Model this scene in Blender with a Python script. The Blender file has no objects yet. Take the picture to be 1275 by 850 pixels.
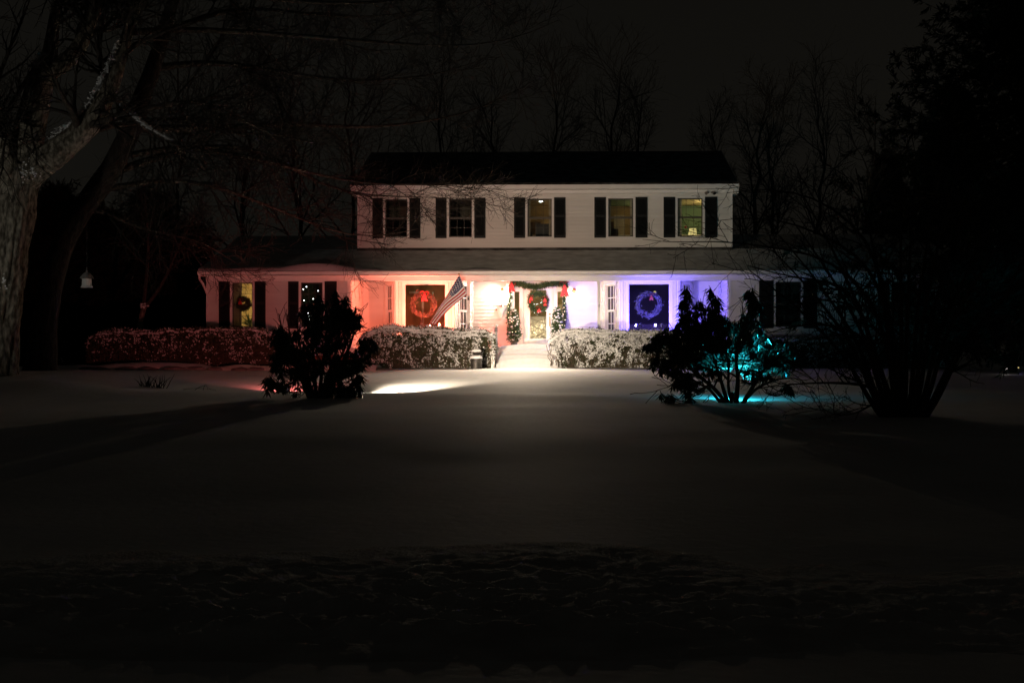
import bpy, math, random
import numpy as np
from mathutils import Vector

# ---------------------------------------------------------------- camera, sky, exposure
SC = bpy.context.scene
COL = SC.collection
F = 1771.0            # focal length in pixels of the 1275 px wide photograph (50 mm lens)
YAW = math.radians(2.0)
HOR = 435.0
EYE = 1.6

cam_d = bpy.data.cameras.new('camera')
cam = bpy.data.objects.new('camera', cam_d)
COL.objects.link(cam)
cam_d.sensor_width = 36.0
cam_d.lens = 36.0 * F / 1275.0
cam_d.clip_start = 0.1
cam_d.clip_end = 3000.0
cam.location = (0, 0, EYE)
cam.rotation_euler = (math.radians(90) + math.atan((HOR - 425.0) / F), 0, YAW)
SC.camera = cam

world = bpy.data.worlds.new('World')
SC.world = world
world.use_nodes = True
wn = world.node_tree.nodes
wl = world.node_tree.links
bg = wn['Background']
# overcast winter night: low cloud faintly lit by the town, a touch brighter near the horizon
tc = wn.new('ShaderNodeTexCoord')
sx = wn.new('ShaderNodeSeparateXYZ')
rp = wn.new('ShaderNodeValToRGB')
wl.new(tc.outputs['Generated'], sx.inputs[0])
wl.new(sx.outputs['Z'], rp.inputs[0])
rp.color_ramp.elements[0].position = 0.0
rp.color_ramp.elements[0].color = (0.0068, 0.0062, 0.0050, 1)
rp.color_ramp.elements[1].position = 0.55
rp.color_ramp.elements[1].color = (0.0022, 0.0021, 0.0018, 1)
wl.new(rp.outputs[0], bg.inputs['Color'])
bg.inputs['Strength'].default_value = 1.0

SC.view_settings.view_transform = 'Standard'
SC.view_settings.look = 'None'
SC.view_settings.exposure = 0.0
SC.view_settings.gamma = 1.0
SC.cycles.use_denoising = True
SC.cycles.max_bounces = 6
SC.cycles.diffuse_bounces = 3
SC.cycles.transparent_max_bounces = 12
SC.cycles.sample_clamp_indirect = 6.0

# strengths of the seen and added lamps (watts), kept together for tuning
PW_WHITE, PW_RED, PW_CYAN = 3500.0, 1080.0, 1000.0
PW_HOT = 10000.0
PW_PORCH_RED, PW_PORCH_BLUE = 470.0, 680.0
E_SCONCE_LEFT, E_SCONCE_RIGHT = 2300.0, 330.0
PW_DOWN = 2250.0
PW_TREE = 330.0

# ---------------------------------------------------------------- geometry helpers
def X(px, Y):
    u = (px - 637.5) / F
    return Y * (u * math.cos(YAW) - math.sin(YAW)) / (math.cos(YAW) + u * math.sin(YAW))

def Z(py, Y, px=637.5):
    u = (px - 637.5) / F
    return EYE + (HOR - py) / F * Y / (math.cos(YAW) + u * math.sin(YAW))

def W(px, py, Y):
    return np.array([X(px, Y), Y, Z(py, Y, px)])

def nrm(a):
    return a / np.maximum(np.linalg.norm(a, axis=-1, keepdims=True), 1e-9)

_h = np.random.default_rng(11).random((256, 256))
def vnoise(x, y):
    xi = np.floor(x).astype(int); yi = np.floor(y).astype(int)
    fx = x - xi; fy = y - yi
    fx = fx * fx * (3 - 2 * fx); fy = fy * fy * (3 - 2 * fy)
    a = _h[xi & 255, yi & 255]; b = _h[(xi + 1) & 255, yi & 255]
    c = _h[xi & 255, (yi + 1) & 255]; d = _h[(xi + 1) & 255, (yi + 1) & 255]
    return (a * (1 - fx) + b * fx) * (1 - fy) + (c * (1 - fx) + d * fx) * fy - 0.5

def sstep(a, b, x):
    t = np.clip((x - a) / (b - a), 0, 1)
    return t * t * (3 - 2 * t)

_gy = [-400, 0, 6, 8, 11, 13, 16, 20, 24, 28.4, 31.0, 32.6, 37, 44, 47, 60, 100, 900]
_gz = [-.06, -.06, -.06, -.06, -.06, .02, .15, .36, .45, .505, .68, .605, .80, .98, 1.04, 1.1, 1.0, 1.0]
def ground_z(x, y):
    x = np.asarray(x, float); y = np.asarray(y, float)
    yy = y + 0.5 * np.sin(x * 0.35 + 0.6)                       # the crest wanders a little
    b = sum(np.interp(yy + o, _gy, _gz) for o in (-.7, -.35, 0, .35, .7)) / 5
    b = b + 0.34 * sstep(-8.5, -12.5, x) * np.exp(-((y - 33.5) / 5.5) ** 2)
    b = b - sstep(11, 24, x) * sstep(31, 60, y) * 0.62
    b = b - sstep(-16, -26, x) * sstep(31, 60, y) * 0.30
    b = b + 0.07 * vnoise(x * .22 + 9, y * .22) + 0.035 * vnoise(x * .7, y * .7 + 30) * sstep(50, 40, y)
    return b

def gz(x, y):
    return float(ground_z(np.array([x]), np.array([y]))[0])

class MB:
    """collects shapes and links them as ONE mesh object"""
    def __init__(s):
        s.v = []; s.f = []; s.m = []; s.n = 0
    def add(s, verts, faces, mat=0):
        verts = np.asarray(verts, float).reshape(-1, 3)
        faces = np.asarray(faces, int)
        s.v.append(verts); s.f.append(faces + s.n); s.m.append(np.full(len(faces), mat)); s.n += len(verts)
    def box(s, x0, x1, y0, y1, z0, z1, mat=0):
        s.hexa([(x0, y0, z0), (x1, y0, z0), (x1, y1, z0), (x0, y1, z0), (x0, y0, z1), (x1, y0, z1), (x1, y1, z1), (x0, y1, z1)], mat)
    def hexa(s, c, mat=0):
        s.add(c, [(0, 3, 2, 1), (4, 5, 6, 7), (0, 1, 5, 4), (1, 2, 6, 5), (2, 3, 7, 6), (3, 0, 4, 7)], mat)
    def quad(s, a, b, c, d, mat=0):
        s.add([a, b, c, d], [(0, 1, 2, 3)], mat)
    def tube(s, pts, rad, n=8, mat=0):
        s.tubes(np.asarray(pts, float)[None], np.asarray(rad, float)[None], n, mat)
        P = np.asarray(pts, float); R = np.asarray(rad, float)
        for e, o in ((0, 1), (-1, -2)):                          # end caps
            t = nrm(P[e] - P[o]); k = len(s.v)
            ref = np.array([0, 0, 1.]) if abs(t[2]) < .8 else np.array([1., 0, 0])
            a = nrm(np.cross(t, ref)); b = np.cross(t, a)
            th = np.linspace(0, 2 * math.pi, n, endpoint=False)
            ring = P[e] + R[e] * (np.cos(th)[:, None] * a + np.sin(th)[:, None] * b)
            s.add(np.vstack([ring, P[e][None]]), [(i, (i + 1) % n, n) for i in range(n)], mat)
    def tubes(s, P, R, n, mat=0):
        """P (N,k,3), R (N,k): N tubes of k rings each"""
        N, k, _ = P.shape
        T = np.empty_like(P)
        T[:, 1:-1] = P[:, 2:] - P[:, :-2] if k > 2 else T[:, 1:-1]
        T[:, 0] = P[:, 1] - P[:, 0]; T[:, -1] = P[:, -1] - P[:, -2]
        T = nrm(T)
        md = np.abs(nrm(P[:, -1] - P[:, 0]))
        ref = np.zeros((N, 3)); ref[np.arange(N), np.argmin(md, axis=1)] = 1
        A = nrm(np.cross(T, ref[:, None, :])); B = np.cross(T, A)
        th = np.linspace(0, 2 * math.pi, n, endpoint=False)
        V = P[:, :, None, :] + R[:, :, None, None] * (np.cos(th)[None, None, :, None] * A[:, :, None, :] + np.sin(th)[None, None, :, None] * B[:, :, None, :])
        idx = np.arange(N * k * n).reshape(N, k, n)
        nx = np.roll(idx, -1, axis=2)
        fc = np.stack([idx[:, :-1], nx[:, :-1], nx[:, 1:], idx[:, 1:]], axis=-1).reshape(-1, 4)
        s.add(V.reshape(-1, 3), fc, mat)
    def lathe(s, c, prof, n=20, mat=0):
        th = np.linspace(0, 2 * math.pi, n, endpoint=False)
        V = np.array([[(c[0] + r * math.cos(t), c[1] + r * math.sin(t), c[2] + z) for t in th] for r, z in prof]).reshape(-1, 3)
        fc = [(i * n + j, i * n + (j + 1) % n, (i + 1) * n + (j + 1) % n, (i + 1) * n + j) for i in range(len(prof) - 1) for j in range(n)]
        s.add(V, fc, mat)
    def ball(s, c, r, n=10, mat=0, sq=(1, 1, 1)):
        m = max(4, n // 2 + 1)
        prof = [(math.sin(math.pi * i / m), -math.cos(math.pi * i / m)) for i in range(m + 1)]
        th = np.linspace(0, 2 * math.pi, n, endpoint=False)
        V = np.array([[(c[0] + r * sq[0] * max(q, 1e-4) * math.cos(t), c[1] + r * sq[1] * max(q, 1e-4) * math.sin(t), c[2] + r * sq[2] * z) for t in th] for q, z in prof]).reshape(-1, 3)
        fc = [(i * n + j, i * n + (j + 1) % n, (i + 1) * n + (j + 1) % n, (i + 1) * n + j) for i in range(m) for j in range(n)]
        s.add(V, fc, mat)
    def blobs(s, C, Rr, mat=0, sq=.7, rng=None):
        """many small lumps (octahedra once split: 6 ring verts x 2)"""
        N = len(C); n = 6
        th = np.linspace(0, 2 * math.pi, n, endpoint=False)
        U = [(0, 0, 1)] + [(.8 * math.cos(t), .8 * math.sin(t), .5) for t in th] + [(.85 * math.cos(t + .5), .85 * math.sin(t + .5), -.35) for t in th] + [(0, 0, -.8)]
        U = np.array(U)
        jit = 1 + (rng.random((N, 14, 1)) - .5) * .6 if rng is not None else 1
        V = C[:, None, :] + U[None] * jit * np.stack([Rr, Rr, Rr * sq], -1)[:, None, :]
        fs = [(0, 1 + i, 1 + (i + 1) % n) for i in range(n)]
        for i in range(n):
            a, b, c, d = 1 + i, 1 + (i + 1) % n, 7 + i, 7 + (i + 1) % n
            fs += [(a, c, b), (b, c, d)]
            fs += [(c, 13, d)]
        fs = np.array(fs)
        s.add(V.reshape(-1, 3), (fs[None] + (np.arange(N) * 14)[:, None, None]).reshape(-1, 3), mat)
    def leaves(s, C, D, Wd, L, wid, fold=.25, mat=0):
        """folded blades: base, two sides, tip; two triangles each side of the rib"""
        N = len(C)
        D = nrm(D); S = nrm(np.cross(D, Wd)); U = np.cross(S, D)
        L = L[:, None]; w = wid[:, None]
        v0 = C; v1 = C + D * L * .45 + S * w * .5 + U * w * fold; v2 = C + D * L; v3 = C + D * L * .45 - S * w * .5 + U * w * fold; v4 = C + D * L * .5
        V = np.stack([v0, v1, v2, v3, v4], 1).reshape(-1, 3)
        fs = np.array([(0, 1, 4), (1, 2, 4), (0, 4, 3), (4, 2, 3)])
        s.add(V, (fs[None] + (np.arange(N) * 5)[:, None, None]).reshape(-1, 3), mat)
    def build(s, name, mats, parent=None, smooth=False, kind=None):
        me = bpy.data.meshes.new(name)
        V = np.concatenate(s.v) if s.v else np.zeros((0, 3))
        base = BASE.get(parent.name, np.zeros(3)) if parent is not None else np.zeros(3)
        V = V - base
        me.vertices.add(len(V)); me.vertices.foreach_set('co', V.astype(np.float32).ravel())
        cnt = np.concatenate([np.full(len(f), f.shape[1]) for f in s.f]); li = np.concatenate([f.ravel() for f in s.f])
        me.loops.add(len(li)); me.loops.foreach_set('vertex_index', li.astype(np.int32))
        me.polygons.add(len(cnt))
        st = np.concatenate([[0], np.cumsum(cnt)[:-1]])
        me.polygons.foreach_set('loop_start', st.astype(np.int32))
        me.polygons.foreach_set('material_index', np.concatenate(s.m).astype(np.int32))
        me.polygons.foreach_set('use_smooth', np.full(len(cnt), bool(smooth)))
        for m in (mats if isinstance(mats, (list, tuple)) else [mats]):
            me.materials.append(m)
        me.update(calc_edges=True); me.validate()
        o = bpy.data.objects.new(name, me); COL.objects.link(o)
        if parent is not None:
            o.parent = parent; BASE[o.name] = base
        if kind: o['kind'] = kind
        return o

BASE = {}
def thing(name, label, cat, loc=(0, 0, 0), group=None):
    o = bpy.data.objects.new(name, None); COL.objects.link(o)
    o.location = loc; o['label'] = label; o['category'] = cat
    o.empty_display_size = .2
    if group: o['group'] = group
    BASE[o.name] = np.array(loc, float)
    return o
def tag(o, label, cat, group=None):
    o['label'] = label; o['category'] = cat
    if group: o['group'] = group
    return o

# ---------------------------------------------------------------- materials
def mat(name, col, rough=.6, col2=None, scale=6., bump=0., bscale=40., metal=0., stretch=None, spec=.5, detail=4., lo=.35, hi=.65):
    m = bpy.data.materials.new(name); m.use_nodes = True
    nt = m.node_tree; b = nt.nodes['Principled BSDF']
    b.inputs['Base Color'].default_value = (*col, 1)
    b.inputs['Roughness'].default_value = rough
    b.inputs['Metallic'].default_value = metal
    b.inputs['Specular IOR Level'].default_value = spec
    tcn = nt.nodes.new('ShaderNodeTexCoord'); mp = nt.nodes.new('ShaderNodeMapping')
    nt.links.new(tcn.outputs['Object'], mp.inputs[0])
    if stretch: mp.inputs['Scale'].default_value = stretch
    if col2 is not None:
        n = nt.nodes.new('ShaderNodeTexNoise'); n.inputs['Scale'].default_value = scale; n.inputs['Detail'].default_value = detail
        r = nt.nodes.new('ShaderNodeValToRGB')
        r.color_ramp.elements[0].position = lo; r.color_ramp.elements[1].position = hi
        r.color_ramp.elements[0].color = (*col, 1); r.color_ramp.elements[1].color = (*col2, 1)
        nt.links.new(mp.outputs[0], n.inputs['Vector']); nt.links.new(n.outputs[0], r.inputs[0]); nt.links.new(r.outputs[0], b.inputs['Base Color'])
    if bump:
        n2 = nt.nodes.new('ShaderNodeTexNoise'); n2.inputs['Scale'].default_value = bscale; n2.inputs['Detail'].default_value = 5
        bp = nt.nodes.new('ShaderNodeBump'); bp.inputs['Strength'].default_value = bump; bp.inputs['Distance'].default_value = .03
        nt.links.new(mp.outputs[0], n2.inputs['Vector']); nt.links.new(n2.outputs[0], bp.inputs['Height']); nt.links.new(bp.outputs[0], b.inputs['Normal'])
    return m

def emit(name, col, s):
    m = bpy.data.materials.new(name); m.use_nodes = True
    nt = m.node_tree; nt.nodes.clear()
    e = nt.nodes.new('ShaderNodeEmission'); o = nt.nodes.new('ShaderNodeOutputMaterial')
    e.inputs[0].default_value = (*col, 1); e.inputs[1].default_value = s
    nt.links.new(e.outputs[0], o.inputs[0])
    return m

def glass(name, tint=(.93, .95, .93), frost=0., bump=0., bscale=30.):
    m = bpy.data.materials.new(name); m.use_nodes = True
    nt = m.node_tree; nt.nodes.clear()
    tr = nt.nodes.new('ShaderNodeBsdfTransparent'); tr.inputs[0].default_value = (*tint, 1)
    gl = nt.nodes.new('ShaderNodeBsdfGlossy'); gl.inputs['Roughness'].default_value = .02
    fr = nt.nodes.new('ShaderNodeFresnel'); fr.inputs[0].default_value = 1.65
    mx = nt.nodes.new('ShaderNodeMixShader'); o = nt.nodes.new('ShaderNodeOutputMaterial')
    nt.links.new(fr.outputs[0], mx.inputs[0]); nt.links.new(tr.outputs[0], mx.inputs[1]); nt.links.new(gl.outputs[0], mx.inputs[2])
    last = mx
    if bump:
        n2 = nt.nodes.new('ShaderNodeTexNoise'); n2.inputs['Scale'].default_value = bscale
        bp = nt.nodes.new('ShaderNodeBump'); bp.inputs['Strength'].default_value = bump
        nt.links.new(n2.outputs[0], bp.inputs['Height']); nt.links.new(bp.outputs[0], gl.inputs['Normal']); nt.links.new(bp.outputs[0], fr.inputs['Normal'])
    if frost:
        df = nt.nodes.new('ShaderNodeBsdfTranslucent'); df.inputs[0].default_value = (.9, .92, .9, 1)
        m2 = nt.nodes.new('ShaderNodeMixShader'); m2.inputs[0].default_value = frost
        nt.links.new(mx.outputs[0], m2.inputs[1]); nt.links.new(df.outputs[0], m2.inputs[2]); last = m2
    nt.links.new(last.outputs[0], o.inputs[0])
    return m

M = {}
M['snow'] = mat('snow_material', (.78, .78, .78), .75, (.86, .86, .87), .8, .28, 7., spec=.2, detail=8.)
M['snow_rough'] = mat('dirty_ploughed_snow', (.60, .59, .57), .85, (.80, .80, .79), 2.2, .6, 25., spec=.2)
M['snow_clump'] = mat('snow_clump_material', (.78, .78, .79), .8, (.85, .85, .86), 9., .3, 30., spec=.2)
M['siding'] = mat('siding_vinyl', (.74, .73, .70), .5, (.80, .79, .76), 1.3, .06, 60., stretch=(.4, .4, 4))
M['trim'] = mat('white_trim_paint', (.78, .77, .75), .45, (.82, .81, .79), 3., .04, 50.)
M['shutter'] = mat('shutter_paint', (.004, .0055, .006), .55, (.007, .009, .0095), 12., .1, 80., spec=.25)
M['dark_sash'] = mat('unlit_sash', (.045, .042, .036), .5, (.06, .055, .048), 8.)  # sashes and muntins darkened because they lie unlit behind glass
M['roof'] = mat('dark_asphalt_shingle', (.04, .038, .036), .9, (.16, .155, .15), 3., .6, 18., spec=.2)
M['lowroof'] = mat('snow_dusted_shingle', (.46, .45, .43), .9, (.66, .65, .63), 2.4, .6, 20., spec=.2)
M['brick'] = mat('brick_foundation', (.16, .06, .04), .9, (.24, .10, .07), 9., .4, 30.)
M['bark'] = mat('grey_bark', (.075, .066, .050), .95, (.34, .31, .25), 8.0, 1., 30., stretch=(1.6, 1.6, .7), spec=.2, detail=9., lo=.38, hi=.68)
M['bark_dark'] = mat('dark_bark', (.035, .030, .025), .95, (.08, .068, .057), 3., 1., 9., stretch=(3, 3, .6), spec=.2)
M['bark_shaded'] = mat('shaded_bark', (.018, .015, .013), .95, (.045, .038, .032), 6., 1., 20., stretch=(2, 2, .8), spec=.2)  # leaning trunk darkened so it reads as lying in shadow
M['twig'] = mat('twig_bark', (.024, .021, .017), .9, (.042, .036, .030), 5., 0., spec=.2)
M['needle'] = mat('conifer_needles', (.012, .019, .011), .8, (.022, .032, .018), 2., 0., spec=.2)
M['rhodo'] = mat('rhododendron_leaf', (.020, .034, .022), .30, (.042, .060, .036), 5., 0., spec=.7)
M['rstem'] = mat('rhododendron_stem', (.07, .055, .04), .9, (.13, .10, .075), 7., .5, 30.)
M['hedge'] = mat('hedge_leaf', (.035, .050, .020), .6, (.085, .085, .040), 7., 0.)
M['hedge_in'] = mat('hedge_twigs', (.055, .040, .028), .95, (.10, .075, .05), 9., .5, 30.)
M['green'] = mat('garland_green', (.030, .070, .026), .6, (.075, .125, .050), 20., 0.)
M['red'] = mat('red_ribbon', (.55, .012, .020), .5, (.66, .025, .03), 12., 0.)
M['silver'] = mat('frosted_twigs', (.018, .018, .022), .6, (.075, .080, .11), 14., .3, 60.)
M['red_dim'] = mat('shaded_red_ribbon', (.16, .006, .012), .5, (.22, .010, .016), 12., 0.)  # same ribbon darkened for the weak light on the right bow
M['vine'] = mat('grapevine_twigs', (.020, .012, .008), .7, (.11, .058, .034), 14., .3, 60.)
M['metal'] = mat('galvanised_metal', (.20, .19, .18), .42, (.12, .115, .105), 9., .1, 60., metal=.85)
M['can'] = mat('weathered_can_metal', (.075, .070, .064), .5, (.030, .028, .026), 7., .2, 40., metal=.5)
M['black'] = mat('black_metal', (.018, .018, .018), .45, (.03, .03, .03), 10., .05)
M['brass'] = mat('brass', (.55, .34, .10), .35, (.45, .26, .07), 20., .05, metal=.9)
M['copper'] = mat('copper_finial', (.55, .22, .08), .4, (.45, .16, .06), 20., .05, metal=.7)
M['pot'] = mat('dark_pot', (.06, .06, .055), .5, (.10, .10, .095), 12., .1)
M['stone'] = mat('edging_stone', (.10, .095, .09), .95, (.17, .16, .15), 6., .5, 20.)
M['flag_white'] = mat('flag_white_cloth', (.84, .83, .80), .8, (.80, .79, .76), 30., .1, 200.)
M['flag_red'] = mat('flag_red_cloth', (.50, .012, .016), .8, (.42, .010, .014), 30., .1, 200.)
M['flag_blue'] = mat('flag_blue_cloth', (.014, .020, .085), .8, (.011, .016, .07), 30., .1, 200.)
M['feeder_roof'] = mat('grey_feeder_roof', (.30, .29, .28), .6, (.24, .23, .22), 20.)
M['pole'] = mat('pale_pole', (.66, .66, .66), .35, (.6, .6, .6), 15., 0.)
M['wall_cream'] = mat('cream_room_wall', (.62, .52, .30), .8, (.56, .47, .27), 1.5)
M['wall_green'] = mat('green_room_wall', (.22, .33, .22), .8, (.19, .30, .20), 1.5)
M['wall_tan'] = mat('tan_room_wall', (.36, .27, .14), .8, (.31, .23, .12), 1.5)
M['wall_dark'] = mat('dim_room_wall', (.16, .13, .11), .8, (.13, .11, .09), 1.5)
M['wood'] = mat('dark_furniture_wood', (.06, .035, .02), .5, (.10, .06, .035), 6., stretch=(1, 6, 1))
M['curtain'] = mat('pale_curtain', (.45, .41, .34), .9, (.36, .33, .27), 10., stretch=(6, 6, .3))
M['glass'] = glass('window_glass')
M['glass_cut'] = glass('cut_glass', (.92, .95, .93), 0., 1., 55.)
M['glass_frosted'] = glass('frosted_glass', (.9, .93, .92), .85, 1., 60.)  # frosting brightens the lower door pane in place of reflected snow
M['bulb_left'] = emit('sconce_bulb_bright', (1., .86, .64), E_SCONCE_LEFT)
M['bulb_right'] = emit('sconce_bulb', (1., .84, .60), E_SCONCE_RIGHT)
M['lamp_warm'] = emit('room_lamp', (1., .72, .36), 70.)
M['lamp_shade'] = emit('lamp_shade_glow', (1., .80, .30), .75)
M['ceiling_disc'] = emit('ceiling_light_glow', (.95, 1., .95), 14.)
M['porch_glow'] = emit('porch_fill_glow', (1., .84, .62), 420.)
M['fairy'] = emit('fairy_light', (.92, .96, 1.), 9.)
M['strip_glow'] = emit('soft_glow', (1., .80, .45), .55)
M['fairy_warm'] = emit('fairy_light_warm', (1., .80, .50), 9.)
M['fairy_blue'] = emit('fairy_light_blue', (.25, .35, 1.), 7.)
M['lens_red'] = emit('red_lens', (1., .22, .16), 14.)
M['lens_blue'] = emit('blue_lens', (.55, .50, 1.), 14.)
M['lens_white'] = emit('white_lens', (1., .92, .74), 30.)
M['lens_cyan'] = emit('cyan_lens', (.05, .75, .85), 14.)
M['far_lamp'] = emit('far_lamp_glow', (1., .93, .82), 12.)

# ---------------------------------------------------------------- ground
def axis(lo, hi, a, b, step, nout=26):
    core = np.arange(a, b + 1e-6, step)
    k = np.linspace(0, 1, nout) ** 2.2
    left = a - (a - lo) * k[::-1][:-1]; right = b + (hi - b) * k[1:]
    return np.concatenate([left, core, right])
gx = axis(-900, 900, -17, 17, .13)
gyA = np.concatenate([np.array([-300, -120, -50, -20, -8, 0, 3, 5]), np.arange(6, 12.5, .05), np.arange(12.5, 50, .16), 50 + 1100 * np.linspace(0, 1, 40)[1:] ** 2.2])
GX, GY = np.meshgrid(gx, gyA)
GZ = ground_z(GX, GY)
gm = MB()
nr, nc = GX.shape
ii = np.arange(nr * nc).reshape(nr, nc)
gm.add(np.stack([GX, GY, GZ], -1).reshape(-1, 3), np.stack([ii[:-1, :-1], ii[:-1, 1:], ii[1:, 1:], ii[1:, :-1]], -1).reshape(-1, 4))
gm.build('snowy_ground', M['snow'], None, smooth=True, kind='structure')

bxs = np.arange(-6.5, 5.5, .035); bys = np.arange(7.3, 11.9, .035)
BX, BY = np.meshgrid(bxs, bys)
env = sstep(7.4, 8.6, BY + 1.2 * vnoise(BX * .5, BY * .2)) * sstep(11.9, 8.7, BY + 1.5 * vnoise(BX * .6 + 7, BY * .2) + .6 * vnoise(BX * 2.1, BY * 2.1)) * sstep(-6.5, -5.8, BX) * sstep(5.45, 4.8, BX)
clod = lambda f, o: np.maximum(0, .30 - np.abs(vnoise(BX * f + o, BY * f + o * 2))) - .12
BH = (.055 + .07 * vnoise(BX * 1.2 + 5, BY * 1.5) + .14 * clod(1.9, 3) * (vnoise(BX * .8, BY * .8 + 9) + .55) + .16 * clod(4.3, 8) + .07 * vnoise(BX * 8, BY * 8) + .05 * vnoise(BX * 17, BY * 17))
BZ = ground_z(BX, BY) - .02 * (1 - sstep(.0, .12, env)) + .012 * env + .75 * env * np.maximum(BH, 0.0)
ib = np.arange(BX.size).reshape(BX.shape); bm0 = MB()
bm0.add(np.stack([BX, BY, BZ], -1).reshape(-1, 3), np.stack([ib[:-1, :-1], ib[:-1, 1:], ib[1:, 1:], ib[1:, :-1]], -1).reshape(-1, 4))
bm0.build('ploughed_snow', M['snow_rough'], None, smooth=True, kind='structure')

# ---------------------------------------------------------------- the house
YF, YR, YB = 47.0, 49.9, 48.3          # wing fronts and porch beam; porch back wall and upper wall; bay fronts
FLOOR = 1.65                            # porch floor
HX0, HX1 = X(257, YF), X(1192, YF)      # ends of the wings
PX0, PX1 = X(436, YF), X(907, YF)       # porch recess
UX0, UX1 = X(445, YR), X(912, YR)       # upper storey
house = thing('house', 'white two-storey clapboard house with dark shutters and a lit front porch', 'house', ((HX0 + HX1) / 2, YF, 1.0))

class Wall:
    """a vertical plane with its own frame: a along the wall, d outwards, z up"""
    def __init__(s, p0, p1):
        s.p = np.array([p0[0], p0[1]], float); e = np.array([p1[0] - p0[0], p1[1] - p0[1]], float)
        s.L = float(np.hypot(*e)); s.u = e / s.L; s.n = np.array([s.u[1], -s.u[0]])
        s.rot = math.atan2(s.u[1], s.u[0])
    def P(s, a, d, z):
        q = s.p + s.u * a + s.n * d
        return (q[0], q[1], z)
    def box(s, mb, a0, a1, d0, d1, z0, z1, m=0):
        mb.hexa([s.P(a0, d1, z0), s.P(a1, d1, z0), s.P(a1, d0, z0), s.P(a0, d0, z0), s.P(a0, d1, z1), s.P(a1, d1, z1), s.P(a1, d0, z1), s.P(a0, d0, z1)], m)

def siding(w, a0, a1, z0, z1, holes=(), parent=house, top=None):
    """lapped clapboards, each course a wedge, cut round the openings"""
    mb = MB(); h = .125
    z = z0
    while z < z1 - 1e-4:
        zt = min(z + h, z1)
        spans = [(a0, a1)]
        if top is not None:
            lo, hi = top(z + h * .5); spans = [(max(a0, lo), min(a1, hi))]
        for (b0, b1, c0, c1) in holes:
            if c0 < zt - 1e-3 and c1 > z + 1e-3 and c0 <= z + h * .5 <= c1:
                ns = []
                for s0, s1 in spans:
                    if b1 <= s0 or b0 >= s1: ns.append((s0, s1))
                    else:
                        if b0 > s0: ns.append((s0, b0))
                        if b1 < s1: ns.append((b1, s1))
                spans = ns
        for s0, s1 in spans:
            if s1 - s0 < .01: continue
            mb.hexa([w.P(s0, .038, z), w.P(s1, .038, z), w.P(s1, -.02, z), w.P(s0, -.02, z), w.P(s0, .004, zt + .004), w.P(s1, .004, zt + .004), w.P(s1, -.02, zt + .004), w.P(s0, -.02, zt + .004)])
        z += h
    return mb.build('siding', M['siding'], parent, kind='stuff')

_pane_mesh = {}
def pane(wn_, w, a, z, wa, hz, mat_, d=-.055):
    key = (round(wa, 3), round(hz, 3), mat_.name)
    if key not in _pane_mesh:
        mb = MB(); mb.box(-wa / 2, wa / 2, -.002, .002, -hz / 2, hz / 2)
        o = mb.build('pane', mat_, None); _pane_mesh[key] = o.data
    else:
        o = bpy.data.objects.new('pane', _pane_mesh[key]); COL.objects.link(o)
    o.parent = wn_
    o.location = np.array(w.P(a, d, z)) - BASE[wn_.name]
    o.rotation_euler = (0, 0, w.rot)
    return o

def window(w, a0, a1, z0, z1, cols=3, rows=2, casing=.07, sill=True, double=True, gmat=None, name='window', grid=.012, sashm=None):
    """a0..a1, z0..z1 is the opening; casing stands proud round it; one mesh per part"""
    gmat = gmat or M['glass']
    fr = MB()
    c = casing
    w.box(fr, a0 - c, a0, -.06, .046, z0 - c * .4, z1 + c)
    w.box(fr, a1, a1 + c, -.06, .046, z0 - c * .4, z1 + c)
    w.box(fr, a0 + .0005, a1 - .0005, -.06, .044, z1, z1 + c)
    w.box(fr, a0 + .0005, a1 - .0005, -.06, .042, z0 - c, z0)
    wn_ = fr.build(name, M['trim'], house)
    if sill:
        sl = MB(); w.box(sl, a0 - c - .03, a1 + c + .03, .0465, .08, z0 - c - .012, z0 - c + .03); sl.build('sill', M['trim'], wn_)
    sw = .035
    spans = [(z0, (z0 + z1) / 2), ((z0 + z1) / 2, z1)] if double else [(z0, z1)]
    for k, (s0, s1) in enumerate(spans):
        d = -.055 + .018 * k
        sa = MB()
        w.box(sa, a0 + .001, a0 + sw, d - .012, d + .014, s0 + .001, s1 - .001); w.box(sa, a1 - sw, a1 - .001, d - .012, d + .014, s0 + .001, s1 - .001)
        w.box(sa, a0 + sw, a1 - sw, d - .011, d + .013, s0 + .001, s0 + sw); w.box(sa, a0 + sw, a1 - sw, d - .011, d + .013, s1 - sw, s1 - .001)
        sa.build('sash', sashm or M['trim'], wn_)
        g0, g1, h0, h1 = a0 + sw, a1 - sw, s0 + sw, s1 - sw
        if cols * rows > 1:
            mu = MB()
            for i in range(1, cols):
                x = g0 + (g1 - g0) * i / cols; w.box(mu, x - grid / 2, x + grid / 2, d - .004, d + .010, h0, h1)
            for j in range(1, rows):
                zz = h0 + (h1 - h0) * j / rows; w.box(mu, g0, g1, d - .003, d + .009, zz - grid / 2, zz + grid / 2)
            mu.build('muntin', sashm or M['trim'], wn_)
        pw, ph = (g1 - g0) / cols, (h1 - h0) / rows
        for i in range(cols):
            for j in range(rows):
                pane(wn_, w, g0 + pw * (i + .5), h0 + ph * (j + .5), pw - .003, ph - .003, gmat, d)
    return wn_

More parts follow.
